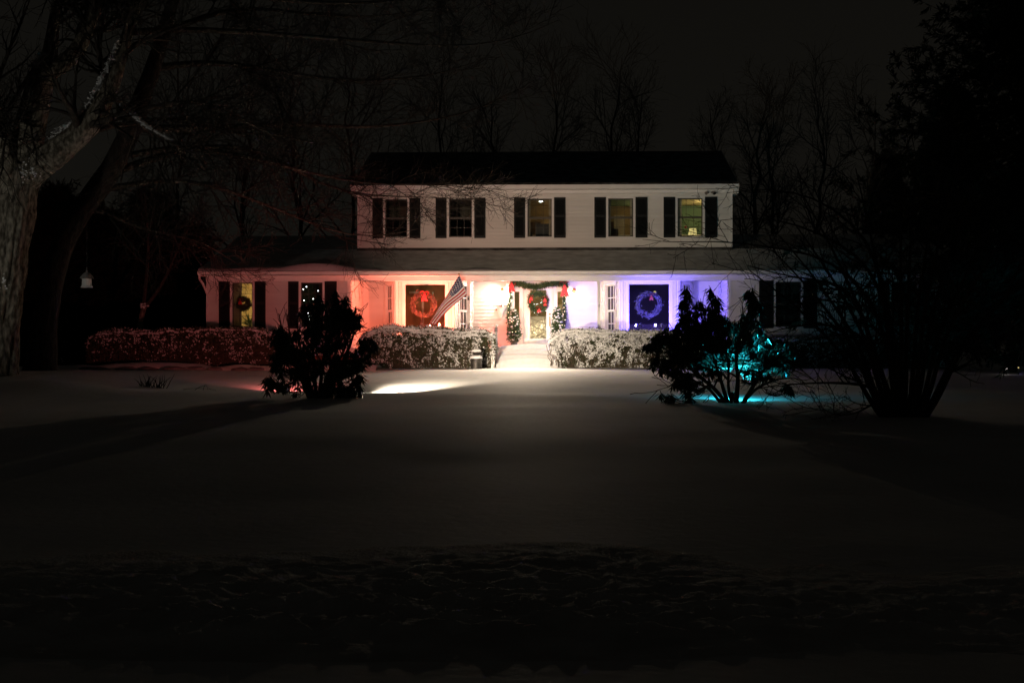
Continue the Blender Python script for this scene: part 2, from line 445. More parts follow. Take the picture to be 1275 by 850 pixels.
def shutter(w, a0, a1, z0, z1):
    mb = MB(); r = .055; d0, d1 = .034, .065
    w.box(mb, a0, a0 + r, d0, d1, z0, z1); w.box(mb, a1 - r, a1, d0, d1, z0, z1)
    zm = z0 + (z1 - z0) * .54
    for p0, p1 in ((z0, z0 + .09), (zm - .04, zm + .04), (z1 - .08, z1)):
        w.box(mb, a0 + r, a1 - r, d0, d1 - .002, p0, p1)
    for p0, p1 in ((z0 + .09, zm - .04), (zm + .04, z1 - .08)):        # louvres in both panels
        n = max(4, int((p1 - p0) / .055)); st = (p1 - p0) / n
        for i in range(n):
            zz = p0 + st * i
            mb.hexa([w.P(a0 + r, .060, zz), w.P(a1 - r, .060, zz), w.P(a1 - r, .054, zz), w.P(a0 + r, .054, zz), w.P(a0 + r, .042, zz + st * 1.15), w.P(a1 - r, .042, zz + st * 1.15), w.P(a1 - r, .036, zz + st * 1.15), w.P(a0 + r, .036, zz + st * 1.15)])
    return mb.build('shutter', M['shutter'], house)

def room(w, a0, a1, z0, z1, depth, wallm, ceilm=None, d0=-.075):
    mb = MB()
    q = lambda *p: mb.quad(*p)
    A = lambda a, d, z: w.P(a, d, z)
    mb.quad(A(a0, -depth, z0), A(a1, -depth, z0), A(a1, -depth, z1), A(a0, -depth, z1))
    mb.quad(A(a0, d0, z0), A(a0, -depth, z0), A(a0, -depth, z1), A(a0, d0, z1))
    mb.quad(A(a1, -depth, z0), A(a1, d0, z0), A(a1, d0, z1), A(a1, -depth, z1))
    mb.quad(A(a0, d0, z0), A(a1, d0, z0), A(a1, -depth, z0), A(a0, -depth, z0), 1)
    mb.quad(A(a0, -depth, z1), A(a1, -depth, z1), A(a1, d0, z1), A(a0, d0, z1), 2)
    return mb.build('room', [wallm, M['wood'], ceilm or wallm], house)

# --- planes
wUp = Wall((UX0, YR), (UX1, YR))
wLeft = Wall((HX0, YF), (PX0, YF))
wRight = Wall((PX1, YF), (HX1, YF))
wBack = Wall((PX0, YR), (PX1, YR))
EAVE_Y, EAVE_Z = 46.55, Z(336.5, 46.55)                 # low eave
JUN_Z = Z(311, YR)                                       # low roof meets the upper wall
SL = (JUN_Z - EAVE_Z) / (YR - EAVE_Y)
RIDGE_Y = 52.6
lowz = lambda y: EAVE_Z + SL * (y - EAVE_Y)
UE_Y, UE_Z = 49.42, Z(229.5, 49.42)
UR_Y, UR_Z = 54.9, Z(189.0, 54.9)

# --- upper storey
upper = [(463.8, 477.2, 509.6, 523.6), (542.4, 556.6, 590.2, 604.6), (640.0, 654.3, 689.5, 704.3), (740.0, 754.9, 791.0, 806.1), (826.2, 841.2, 877.4, 893.0)]
uz0, uz1 = Z(295.0, YR), Z(247.5, YR)
holes = []; ups = []
for s0, g0, g1, s1 in upper:
    a0, a1 = X(g0, YR) - UX0 + .07, X(g1, YR) - UX0 - .07
    ups.append((a0, a1)); holes.append((a0 - .05, a1 + .05, uz0 - .06, uz1 + .05))
UTOP = Z(241, YR)
siding(wUp, .09, wUp.L - .09, JUN_Z - .05, UTOP, holes)
for a0, a1 in ((0, .09), (wUp.L - .09, wUp.L)):
    tr = MB(); wUp.box(tr, a0, a1, -.05, .042, JUN_Z - .05, UTOP); tr.build('corner_board', M['trim'], house)
tr = MB()
#, -.05, .042, JUN_Z - .05, UTOP); wUp.box(tr, wUp.L - .09, wUp.L, -.05, .042, JUN_Z - .05, UTOP)
wUp.box(tr, -.002, wUp.L + .002, -.05, .05, UTOP, UE_Z - .16)
tr.build('frieze', M['trim'], house)
for k, ((a0, a1), (s0, g0, g1, s1)) in enumerate(zip(ups, upper)):
    window(wUp, a0, a1, uz0, uz1, 3, 2, sill=True, sashm=M['dark_sash'])
    shutter(wUp, X(s0, YR) - UX0, X(g0, YR) - UX0 - .012, uz0 - .04, uz1 + .04)
    shutter(wUp, X(g1, YR) - UX0 + .012, X(s1, YR) - UX0, uz0 - .04, uz1 + .04)
RZ0, RZ1 = uz0 - .75, uz1 + .10
# rooms behind the upper windows, ceilings seen from below
def bulb(parent, c, r, m, name='lamp'):
    b = MB(); b.ball(c, r, 10); return b.build(name, m, parent, smooth=True)
for k, (wallm, ceil) in enumerate([(M['wall_dark'], None), (M['wall_dark'], None), (M['wall_tan'], M['wall_tan']), (M['wall_tan'], M['wall_green']), (M['wall_green'], M['wall_cream'])]):
    a0, a1 = ups[k]
    r = room(wUp, a0 - .55, a1 + .55, RZ0, RZ1, 3.7, wallm, ceil)
    am = (a0 + a1) / 2
    if k in (2, 3):
        for c0, c1 in ((a0 - .05, a0 + .10), (a1 - .10, a1 + .05)):
            f = MB()
            for i in range(5): wUp.box(f, c0 + (c1 - c0) * i / 5, c0 + (c1 - c0) * (i + .8) / 5, -.20 - .025 * (i % 2), -.18, uz0 - .15, uz1 + .06)
            f.build('curtain', M['curtain'], r)
        f = MB(); wUp.box(f, am - .42, am - .02, -3.69, -3.65, uz0 + .38, uz0 + .85); f.build('picture', M['wood'], r)
    if k == 2:
        b = MB(); c = wUp.P(am + .02, -1.75, RZ1 - .012); b.lathe((c[0], c[1], c[2] - .02), [(.0, 0), (.055, .002), (.07, .012), (.07, .02), (.0, .021)], 18)
        b.build('ceiling_light', M['ceiling_disc'], r)
        bulb(r, wUp.P(a1 + .45, -2.9, RZ1 - .45), .05, M['lamp_warm'])  # unseen lamp added to brighten this room
        f = MB(); wUp.box(f, am - .15, am + .75, -.8, -.45, uz0 - .75, uz0 + .50); f.build('monitor', M['black'], r)
        f = MB(); wUp.box(f, am - .36, am - .26, -.62, -.5, uz0 - .75, uz0 + .20); f.build('bottle', M['black'], r)
    if k == 3:
        bulb(r, wUp.P(a1 + .42, -2.6, RZ1 - .5), .05, M['lamp_warm'])
        f = MB(); wUp.box(f, am - .12, am + .28, -3.2, -3.1, RZ0, uz0 + 1.05); f.build('door_leaf', M['curtain'], r)
        f = MB(); wUp.box(f, am - .5, am - .05, -1.4, -.9, RZ0, uz0 + .35); f.build('dresser', M['wood'], r)
    if k == 4:
        bulb(r, wUp.P(a1 + .40, -2.2, RZ1 - .35), .085, M['lamp_warm'])
        f = MB(); c = wUp.P(am + .16, -.75, uz0 + .12); f.lathe(c, [(.02, -.5), (.03, -.02), (.02, 0)], 10); f.build('lamp_stem', M['wood'], r)
        f = MB(); f.lathe(c, [(.155, 0), (.125, .22)], 18); f.build('lamp_shade', M['lamp_shade'], r)
        f = MB(); wUp.box(f, a0 - .06, a0 + .16, -.22, -.18, uz0 - .1, uz1 + .08); f.build('curtain', M['curtain'], r)
        f = MB(); f.ball(wUp.P(am - .10, -.6, uz0 + .38), .05, 8); f.build('ornament', M['red'], r)

# upper roof: two slopes, fascia, gutter, soffit, gable ends
def slab(mb, x0, x1, pa, pb, th, m=0):
    (ya, za), (yb, zb) = pa, pb
    mb.hexa([(x0, ya, za - th), (x1, ya, za - th), (x1, yb, zb - th), (x0, yb, zb - th), (x0, ya, za), (x1, ya, za), (x1, yb, zb), (x0, yb, zb)], m)
rm = MB(); ov = .16
slab(rm, UX0 - ov, UX1 + ov, (UE_Y, UE_Z), (UR_Y, UR_Z), .05); slab(rm, UX0 - ov, UX1 + ov, (UR_Y + .004, UR_Z), (2 * UR_Y - UE_Y, UE_Z), .05)
roof = rm.build('roof', M['roof'], house)
# shingle courses as butt edges, joined (too small to tell apart singly)
sh = MB(); rs = np.random.default_rng(3)
for i in range(1, 36):
    t0, t1 = i / 36, (i + .9) / 36
    y0, y1 = UE_Y + (UR_Y - UE_Y) * t0, UE_Y + (UR_Y - UE_Y) * t1; z0, z1 = UE_Z + (UR_Z - UE_Z) * t0, UE_Z + (UR_Z - UE_Z) * t1
    slab(sh, UX0 - ov + .01, UX1 + ov - .01, (y0, z0 + .014), (y1, z1 + .006), .012)
sh.build('shingles', M['roof'], roof, kind='stuff')
fm = MB()
fm.box(UX0 - ov, UX1 + ov, UE_Y - .012, UE_Y - .001, UE_Z - .16, UE_Z - .015)          # fascia
fm.box(UX0 - ov + .01, UX1 + ov - .01, UE_Y, YR - .052, UE_Z - .155, UE_Z - .135)        # soffit
fm.build('fascia', M['trim'], house)
gm2 = MB()
for x in (UX0, UX1):                                                                     # gable walls
    s = -1 if x == UX0 else 1
    gm2.add([(x, YR + .02, 3.2), (x, 2 * UR_Y - YR, 3.2), (x, 2 * UR_Y - YR, UE_Z - .02), (x, UR_Y, UR_Z - .08), (x, YR + .02, UE_Z - .02)], [(0, 1, 2, 3, 4)])
gm2.quad((UX0, 2 * UR_Y - YR, 1), (UX1, 2 * UR_Y - YR, 1), (UX1, 2 * UR_Y - YR, UE_Z), (UX0, 2 * UR_Y - YR, UE_Z))
gm2.build('gable_wall', M['siding'], house)
for x0, x1 in ((UX0 - ov - .02, UX0 - ov - .001), (UX1 + ov + .001, UX1 + ov + .02)):
    rk = MB(); slab(rk, x0, x1, (UE_Y - .01, UE_Z + .01), (UR_Y, UR_Z + .01), .17); slab(rk, x0, x1, (UR_Y, UR_Z + .01), (2 * UR_Y - UE_Y, UE_Z), .17)
    rk.build('rake_board', M['trim'], house)
for x0, x1 in ((UX0 - ov, UX0 - .002), (UX1 + .002, UX1 + ov)):                        # boxed eave returns
    er = MB(); er.hexa([(x0, UE_Y + .01, UE_Z - .33), (x1, UE_Y + .01, UE_Z - .33), (x1, YR + .5, UE_Z - .33), (x0, YR + .5, UE_Z - .33), (x0, UE_Y + .01, UE_Z - .16), (x1, UE_Y + .01, UE_Z - .16), (x1, YR + .5, UE_Z - .10), (x0, YR + .5, UE_Z - .10)])
    er.build('eave_return', M['trim'], house)

# --- low roof over wings and porch
LX0, LX1 = X(246, 46.6), X(1203, 46.6)
lr = MB()
slab(lr, LX0, LX1, (EAVE_Y, EAVE_Z), (RIDGE_Y, lowz(RIDGE_Y)), .06); slab(lr, LX0, LX1, (RIDGE_Y + .004, lowz(RIDGE_Y)), (58.6, EAVE_Z), .06)
lroof = lr.build('porch_roof', M['lowroof'], house)
sh = MB()
for i in range(0, 26):
    y0 = EAVE_Y + .02 + i * .135; y1 = y0 + .128
    slab(sh, LX0 + .01, LX1 - .01, (y0, lowz(y0) + .013), (y1, lowz(y1) + .005), .011)
sh.build('shingles', M['lowroof'], lroof, kind='stuff')
# the snow lying along the eave and the drift on the left
def roof_snow(x0, x1, hfun, dep):
    n = max(8, int((x1 - x0) / .12)); xs = np.linspace(x0, x1, n); ts = np.linspace(0, 1, 9)
    V = np.zeros((9, n, 3))
    for i, t in enumerate(ts):
        y = EAVE_Y - .03 + t * dep
        prof = math.sqrt(max(0, 1 - (1 - min(1, t / .18)) ** 2)) * (1 - t) ** .8
        V[i, :, 0] = xs; V[i, :, 1] = y; V[i, :, 2] = lowz(np.maximum(y, EAVE_Y)) + hfun(xs) * prof - .004 + (t > .99) * -.02
    mb = MB(); ix = np.arange(9 * n).reshape(9, n)
    mb.add(V.reshape(-1, 3), np.stack([ix[:-1, :-1], ix[:-1, 1:], ix[1:, 1:], ix[1:, :-1]], -1).reshape(-1, 4))
    return mb.build('snow_drift', M['snow_clump'], lroof, smooth=True)
xa, xb = X(335, 46.6), X(450, 46.6)
roof_snow(xa, xb, lambda x: .03 + .23 * np.sin(np.clip((x - xa) / (xb - xa), 0, 1) * math.pi) ** 1.3, 1.0)
roof_snow(LX0 + .02, xa + .4, lambda x: .05 + .05 * vnoise(x * .8, x * 0 + 4) + .03, .8)
roof_snow(xb - .3, X(690, 46.6), lambda x: .025 + .035 * vnoise(x * 1.1, x * 0 + 8), .5)
roof_snow(X(690, 46.6), LX1 - .02, lambda x: .018 + .02 * vnoise(x * 1.1, x * 0 + 2), .4)
# snow and flashing where the low roof meets the upper wall
js = MB(); js.hexa([(UX0, YR - .16, lowz(YR - .16) + .008), (UX1, YR - .16, lowz(YR - .16) + .008), (UX1, YR - .03, lowz(YR - .03) - .01), (UX0, YR - .03, lowz(YR - .03) - .01), (UX0, YR - .15, lowz(YR - .15) + .03), (UX1, YR - .15, lowz(YR - .15) + .03), (UX1, YR - .03, JUN_Z + .075), (UX0, YR - .03, JUN_Z + .075)])
js.build('flashing', M['roof'], house)
ge = MB()                                                                                # gutter
for x0, x1 in ((LX0 + .03, LX1 - .03),):
    ge.hexa([(x0, EAVE_Y - .09, EAVE_Z - .13), (x1, EAVE_Y - .09, EAVE_Z - .13), (x1, EAVE_Y - .002, EAVE_Z - .13), (x0, EAVE_Y - .002, EAVE_Z - .13), (x0, EAVE_Y - .12, EAVE_Z - .03), (x1, EAVE_Y - .12, EAVE_Z - .03), (x1, EAVE_Y - .002, EAVE_Z - .03), (x0, EAVE_Y - .002, EAVE_Z - .03)])
ge.build('gutter', M['trim'], house)
so = MB(); so.box(LX0 + .04, LX1 - .04, EAVE_Y, YF - .062, EAVE_Z - .165, EAVE_Z - .145)
for i in range(0, int((LX1 - LX0) / .25)):
    so.box(LX0 + .1 + i * .25, LX0 + .13 + i * .25, EAVE_Y + .06, YF - .10, EAVE_Z - .172, EAVE_Z - .1655)
so.build('soffit', M['trim'], house)
BEAM0 = Z(349.5, YF)
bm_ = MB(); bm_.box(HX0 - .004, HX1 + .004, YF - .06, YF + .14, BEAM0, EAVE_Z - .145)
bm_.build('porch_beam', M['trim'], house)
pc = MB(); pc.box(PX0 + .002, PX1 - .002, YF + .15, YR - .03, EAVE_Z - .19, EAVE_Z - .165); pc.build('porch_ceiling', M['trim'], house)
# downspout at the left end
ds = MB(); zt = EAVE_Z - .1
ds.tube([(LX0 + .08, EAVE_Y - .04, zt), (LX0 + .08, EAVE_Y - .04, zt - .16), (LX0 + .16, EAVE_Y + .1, zt - .32), (HX0 - .02, YF - .06, zt - .50), (HX0 + .02, YF - .06, zt - .62)], [.04] * 5, 8)
ds.build('downspout', M['trim'], house, smooth=True)

# --- wings
wz1, wz0 = Z(349.0, YF) - .05, Z(407, YF)
def wing(w, x_off, wins, a_lo, a_hi):
    hs = []; sp = []
    for s0, g0, g1, s1 in wins:
        a0, a1 = X(g0, YF) - x_off + .06, X(g1, YF) - x_off - .06
        sp.append((a0, a1)); hs.append((a0 - .05, a1 + .05, wz0 - .06, wz1 + .06))
    siding(w, a_lo, a_hi, 1.42, BEAM0 - .002, hs)
    for (a0, a1), (s0, g0, g1, s1) in zip(sp, wins):
        window(w, a0, a1, wz0, wz1 - .01, 3, 2, sashm=M['dark_sash'])
        if s0: shutter(w, X(s0, YF) - x_off, X(g0, YF) - x_off - .012, wz0 - .05, wz1 + .025)
        if s1: shutter(w, X(g1, YF) - x_off + .012, X(s1, YF) - x_off, wz0 - .05, wz1 + .025)
    return sp
lw = wing(wLeft, HX0, [(273, 287, 317, 331), (359, 372.5, 404, 419.5)], .09, wLeft.L - .09)
rw = wing(wRight, PX1, [(945, 963.5, 999.5, 1017), (1093, 1107.5, 1144, 1157.5)], .09, wRight.L - .09)
for w in (wLeft, wRight):
    for a0, a1 in ((0, .09), (w.L - .09, w.L)):
        cb = MB(); w.box(cb, a0, a1, -.02, .042, 1.40, BEAM0 - .002); cb.build('corner_board', M['trim'], house)
for x0, x1 in ((HX0 + .02, PX0 - .01), (PX1 + .01, HX1 - .02)):
    fd = MB(); fd.box(x0, x1, YF + .01, YF + .3, .5, 1.40); fd.build('foundation', M['brick'], house)
ew = MB()                                                                                # end and rear walls of the wings
for x in (HX0 + .01, HX1 - .01):
    ew.add([(x, YF + .02, .6), (x, 58.2, .6), (x, 58.2, EAVE_Z - .05), (x, RIDGE_Y, lowz(RIDGE_Y) - .08), (x, YF + .02, EAVE_Z + .02)], [(0, 1, 2, 3, 4)])
ew.quad((HX0, 58.2, .6), (HX1, 58.2, .6), (HX1, 58.2, EAVE_Z), (HX0, 58.2, EAVE_Z))
ew.build('end_wall', M['siding'], house)
# rooms of the wings
r1 = room(wLeft, lw[0][0] - .5, lw[0][1] + .6, FLOOR - .1, 4.06, 3.4, M['wall_cream'])
bulb(r1, wLeft.P(lw[0][1] + .40, -1.7, 3.5), .15, M['lamp_warm'])
f = MB(); wLeft.box(f, lw[0][0] - .04, lw[0][0] + .26, -.26, -.22, FLOOR, 4.0); f.build('curtain', M['wall_dark'], r1)
f = MB(); wLeft.box(f, lw[0][1] - .22, lw[0][1] + .05, -3.0, -2.9, FLOOR, 3.25); f.build('cabinet', M['trim'], r1)
r2 = room(wLeft, lw[1][0] - .45, lw[1][1] + .5, FLOOR - .1, 4.06, 3.4, M['wall_dark'])
r3 = room(wRight, rw[0][0] - .5, rw[0][1] + .5, FLOOR - .1, 4.06, 3.0, M['wall_dark'])
r4 = room(wRight, rw[1][0] - .5, rw[1][1] + .5, FLOOR - .1, 4.06, 3.0, M['wall_dark'])

# --- porch: floor, side walls, back wall, bays, door, posts, steps
pf = MB(); pf.box(PX0 + .002, PX1 - .002, YF - .02, YR + .1, FLOOR - .16, FLOOR); pf.build('porch_floor', M['trim'], house)
ps = MB(); ps.box(PX0 + .03, PX1 - .03, YF + .03, YF + .1, .7, FLOOR - .165); ps.build('porch_skirt', M['brick'], house)
sn = MB(); k = 60; xs = np.linspace(X(612, YF), X(708, YF), k); ys = np.linspace(YF - .05, YR - .3, 24)
A, B = np.meshgrid(xs, ys); Cz = FLOOR + .035 + .05 * vnoise(A * 1.5, B * 1.5) - .04 * sstep(YR - 1.2, YR - .3, B)
ix = np.arange(A.size).reshape(A.shape)
sn.add(np.stack([A, B, Cz], -1).reshape(-1, 3), np.stack([ix[:-1, :-1], ix[:-1, 1:], ix[1:, 1:], ix[1:, :-1]], -1).reshape(-1, 4))
sn.build('porch_snow', M['snow_clump'], house, smooth=True)
wSL = Wall((PX0, YF + .14), (PX0, YR)); wSR = Wall((PX1, YR), (PX1, YF + .14))
# face them into the recess (n must point inward)
wSL = Wall((PX0, YF), (PX0, YR)); wSL.n = np.array([1., 0]); wSR = Wall((PX1, YF), (PX1, YR)); wSR.n = np.array([-1., 0])
siding(wSL, .10, wSL.L - .07, FLOOR, EAVE_Z - .2); siding(wSR, .10, wSR.L - .07, FLOOR, EAVE_Z - .2)
DX = X(670.5, YR)                                              # door centre
d_half = (X(689.5, YR) - X(652, YR)) / 2
e0, e1 = X(634.5, YR) - PX0, X(706.0, YR) - PX0                # entry surround
DTOP = Z(358.5, YR)
BAYS = []
for kx, (fl, fr_, bl, br) in enumerate([(493, 565.5, 478, 588), (773, 845, 749.5, 862)]):
    BAYS.append((X(fl, YB), X(fr_, YB), X(bl, YR), X(br, YR)))
hol = [(e0, e1, FLOOR - .1, DTOP + .13)] + [(b[2] - PX0, b[3] - PX0, FLOOR - .1, 4.2) for b in BAYS]
siding(wBack, .03, wBack.L - .03, FLOOR, EAVE_Z - .2, hol)
for a0, a1 in ((0, .07), (wBack.L - .07, wBack.L)):
    bt = MB(); wBack.box(bt, a0, a1, 0, .042, FLOOR, EAVE_Z - .2); bt.build('corner_board', M['trim'], house)
pz0, pz1 = 2.05, Z(352.8, YB)
for kx, (fl, fr_, bl, br) in enumerate(BAYS):
    wf = Wall((fl, YB), (fr_, YB)); wa = Wall((bl, YR), (fl, YB)); wb = Wall((fr_, YB), (br, YR))
    g0 = (X(503.3, YB) if kx == 0 else X(782.2, YB)) - fl; g1 = (X(555.2, YB) if kx == 0 else X(834.5, YB)) - fl
    siding(wf, .085, wf.L - .085, FLOOR, EAVE_Z - .2, [(g0 - .05, g1 + .05, pz0 - .06, pz1 + .05)])
    wn_ = window(wf, g0, g1, pz0, pz1, 1, 1, casing=.085, double=False, name='picture_window')
    cr = MB()                                                  # low carved crest over the picture window
    mid = (g0 + g1) / 2
    for i in range(9):
        t = (i - 4) / 4; h = .045 * (1 - t * t) + .008
        wf.box(cr, mid + t * .42 - .055, mid + t * .42 + .05, .047, .062, pz1 + .087, pz1 + .087 + h)
    cr.build('crest', M['trim'], wn_)
    for w in (wa, wb):
        o0, o1 = .42, w.L - .42
        siding(w, .075, w.L - .075, FLOOR, EAVE_Z - .2, [(o0 - .05, o1 + .05, pz0 - .06, pz1 + .03)])
        window(w, o0, o1, pz0, pz1 - .02, 3, 2, casing=.09, grid=.03)
    for w in (wf, wa, wb):
        for a0, a1 in ((.001, .075), (w.L - .075, w.L - .001)):
            bc = MB(); w.box(bc, a0, a1, -.02, .040, FLOOR, EAVE_Z - .2); bc.build('corner_board', M['trim'], house)
    # the room behind the bay
    rb = MB(); z0, z1 = FLOOR - .05, 4.04; wm = M['wall_tan'] if kx == 0 else M['wall_dark']
    rb.quad((bl - .3, 53.4, z0), (br + .3, 53.4, z0), (br + .3, 53.4, z1), (bl - .3, 53.4, z1))
    rb.quad((bl - .3, YR + .03, z0), (bl - .3, 53.4, z0), (bl - .3, 53.4, z1), (bl - .3, YR + .03, z1)); rb.quad((br + .3, YR + .03, z0), (br + .3, 53.4, z0), (br + .3, 53.4, z1), (br + .3, YR + .03, z1))
    for zz, mi in ((z0, 1), (z1, 0)):
        rb.add([(fl + .03, YB + .08, zz), (fr_ - .03, YB + .08, zz), (br - .02, YR + .03, zz), (br + .3, 53.4, zz), (bl - .3, 53.4, zz), (bl + .02, YR + .03, zz)], [(0, 1, 2, 3, 4, 5)], mi)
    rr_ = rb.build('room', [wm, M['wood']], house)
    if kx == 0:
        xx = fl + .42
        f = MB(); f.box(xx - .02, xx + .05, 53.2, 53.3, z0, 3.78); f.box(xx - .50, xx - .02, 53.2, 53.3, 3.70, 3.78); f.build('door_casing', M['trim'], rr_)
        bulb(rr_, (bl - .15, 51.2, 3.6), .06, M['lamp_warm'])
        f = MB(); f.box(fl + .55, fr_ - .05, 50.4, 50.8, z0, 2.50); f.box(fl + .62, fl + .70, 50.5, 50.6, 2.505, 2.85); f.build('sideboard', M['wood'], rr_)
        f = MB(); f.box(fl + .83, fl + .845, 53.0, 53.03, 3.05, 3.75); f.build('glow_strip', M['strip_glow'], rr_)  # glowing strip stands in for light seen through the window
    else:
        f = MB(); f.box(fl + .3, fr_ - .2, 50.6, 51.2, z0, 2.50); f.build('sideboard', M['wood'], rr_)
        f = MB(); f.ball((fl + 1.45, 52.9, 3.72), .05, 10); f.build('lamp', M['lamp_shade'], rr_)

# entry: surround, sidelights, door
et = MB()
sl0, sl1 = X(640.6, YR) - PX0, X(646.8, YR) - PX0; sr0, sr1 = X(694.0, YR) - PX0, X(700.2, YR) - PX0
dl, dr = DX - d_half - PX0, DX + d_half - PX0
for a0, a1 in ((e0, sl0), (sl1, dl - .004), (dr + .004, sr0), (sr1, e1)):
    wBack.box(et, a0, a1, -.08, .05, FLOOR, DTOP)
for a0, a1 in ((sl0, sl1), (sr0, sr1)):
    wBack.box(et, a0, a1, -.08, .03, FLOOR, FLOOR + .38); wBack.box(et, a0, a1, -.08, .03, DTOP - .13, DTOP)
wBack.box(et, e0 - .02, e1 + .02, -.08, .062, DTOP + .001, DTOP + .125)
ent = et.build('door_surround', M['trim'], house)
for a0, a1 in ((sl0, sl1), (sr0, sr1)):
    g = MB(); wBack.box(g, a0, a1, -.03, -.026, FLOOR + .38, DTOP - .13); g.build('sidelight', M['glass_cut'], ent)
    g = MB()
    for i in range(5):
        zz = FLOOR + .38 + (DTOP - .13 - FLOOR - .38) * (i + .5) / 5
        wBack.box(g, a0, a1, -.025, -.018, zz - .006, zz + .006)
    g.build('came', M['metal'], ent)
dm = MB()
q0, q1 = X(660.0, YR) - PX0, X(680.3, YR) - PX0; qz0, qz1 = Z(421.5, YR), Z(361.2, YR)
wBack.box(dm, dl, q0, -.07, -.01, FLOOR + .03, DTOP - .01); wBack.box(dm, q1, dr, -.07, -.01, FLOOR + .03, DTOP - .01)
wBack.box(dm, q0, q1, -.07, -.011, FLOOR + .03, qz0); wBack.box(dm, q0, q1, -.07, -.011, qz1, DTOP - .01)
door = dm.build('front_door', M['trim'], house)
g = MB()
for a0, a1, z0, z1 in ((q0 - .03, q0, qz0 - .03, qz1 + .03), (q1, q1 + .03, qz0 - .03, qz1 + .03), (q0, q1, qz0 - .03, qz0), (q0, q1, qz1, qz1 + .03)):
    wBack.box(g, a0, a1, -.012, .004, z0, z1)
g.build('glass_bead', M['trim'], door)
hz = (qz1 - qz0)
g = MB(); wBack.box(g, q0, q1, -.045, -.040, qz0 + hz * .46, qz1); g.build('door_pane', M['glass_cut'], door)
g = MB(); wBack.box(g, q0, q1, -.045, -.040, qz0, qz0 + hz * .46); g.build('door_pane', M['glass_frosted'], door)
g = MB()
for i in range(7):                                                                       # leaded diamonds
    for s_ in (-1, 1):
        c0 = qz0 + hz * (i + .5) / 7
        p, q_ = np.array(wBack.P(q0, -.038, c0 - s_ * .11)), np.array(wBack.P(q1, -.038, c0 + s_ * .11))
        g.tube([p, q_], [.005, .005], 4)
g.build('came', M['metal'], door)
hm = MB(); hx = DX + d_half - .13; hy = YR + .0
hm.box(hx - .022, hx + .022, YR - .004, YR + .008, Z(406, YR), Z(394, YR)); hm.tube([(hx, YR - .01, Z(396, YR)), (hx, YR - .07, Z(397.5, YR)), (hx, YR - .07, Z(403, YR)), (hx, YR - .01, Z(404.5, YR))], [.012] * 4, 8)
hm.ball((hx, YR - .02, Z(391, YR)), .032, 10); hm.build('handle', M['brass'], door)
# hall behind the door
rh = room(wBack, e0 - .3, e1 + .3, FLOOR - .02, 4.0, 3.6, M['wall_cream'])
bulb(rh, wBack.P(e1 + .15, -2.4, 3.6), .06, M['lamp_warm'])
[bulb(rh, wBack.P((q0 + q1) / 2 + dx_, -.42, qz0 + dz_), .06, M['lamp_warm']) for dx_, dz_ in ((-.14, .2), (.12, .42))]  # low bulbs added to light the lower door pane from behind
f = MB(); rs = np.random.default_rng(5)
for i in range(60):
    f.ball(wBack.P(q0 + rs.random() * (q1 - q0), -.5 - rs.random() * .8, qz0 + rs.random() * 1.4), .009, 6)
f.build('string_light', M['fairy'], rh)
th = MB(); th.box(PX0 + e0 - .05, PX0 + e1 + .05, YR - .28, YR + .02, FLOOR + .001, FLOOR + .05); th.build('threshold', M['trim'], house)

for px in (583.6, 745.6):                                                                # porch posts
    p = MB(); x = X(px, YF); h = .045
    p.box(x - h, x + h, YF - h + .02, YF + h + .02, FLOOR, BEAM0 - .002)
    p.box(x - .065, x + .065, YF - .045, YF + .085, FLOOR + .001, FLOOR + .17); p.box(x - .06, x + .06, YF - .04, YF + .08, BEAM0 - .11, BEAM0 - .003)
    p.build('porch_post', M['trim'], house)
SX0, SX1 = X(619, 46), X(699, 46)
for i in range(3):                                                                       # steps under the snow
    zt = FLOOR - .155 * (i + 1); y1 = YF - .02 - .42 * i
    b = MB(); b.box(SX0 + .02, SX1 - .02, y1 - .44, y1 + .035 - .002 * i, zt - .5, zt); b.build('step', M['stone'], house)
xs = np.linspace(SX0 - .02, SX1 + .02, 70); ys = np.linspace(YF - 1.75, YF + .02, 90)
A, B = np.meshgrid(xs, ys)
def stair(y):
    q = np.clip((YF - .02 - y) / .42, 0, 3.6); k = np.floor(q); f = q - k
    return FLOOR - .155 * (k + np.clip(sstep(.0, .55, f), 0, 1))
Cz = stair(B + .05 * vnoise(A * 1.3, B * 2)) + .075 + .05 * vnoise(A * 1.1 + 3, B * 1.6) + .05 * np.exp(-((A - (SX0 + SX1) / 2) / .9) ** 2)
gg = ground_z(A, B); e_ = sstep(YF - 1.75, YF - 1.35, B); Cz = (gg - .03) * (1 - e_) + np.maximum(Cz, gg) * e_
sd = sstep(0, .16, np.minimum(A - SX0 + .02, SX1 + .02 - A)); Cz = Cz - .10 * (1 - sd)
ix = np.arange(A.size).reshape(A.shape); st = MB()
st.add(np.stack([A, B, Cz], -1).reshape(-1, 3), np.stack([ix[:-1, :-1], ix[:-1, 1:], ix[1:, 1:], ix[1:, :-1]], -1).reshape(-1, 4))
st.build('step_snow', M['snow_clump'], house, smooth=True)

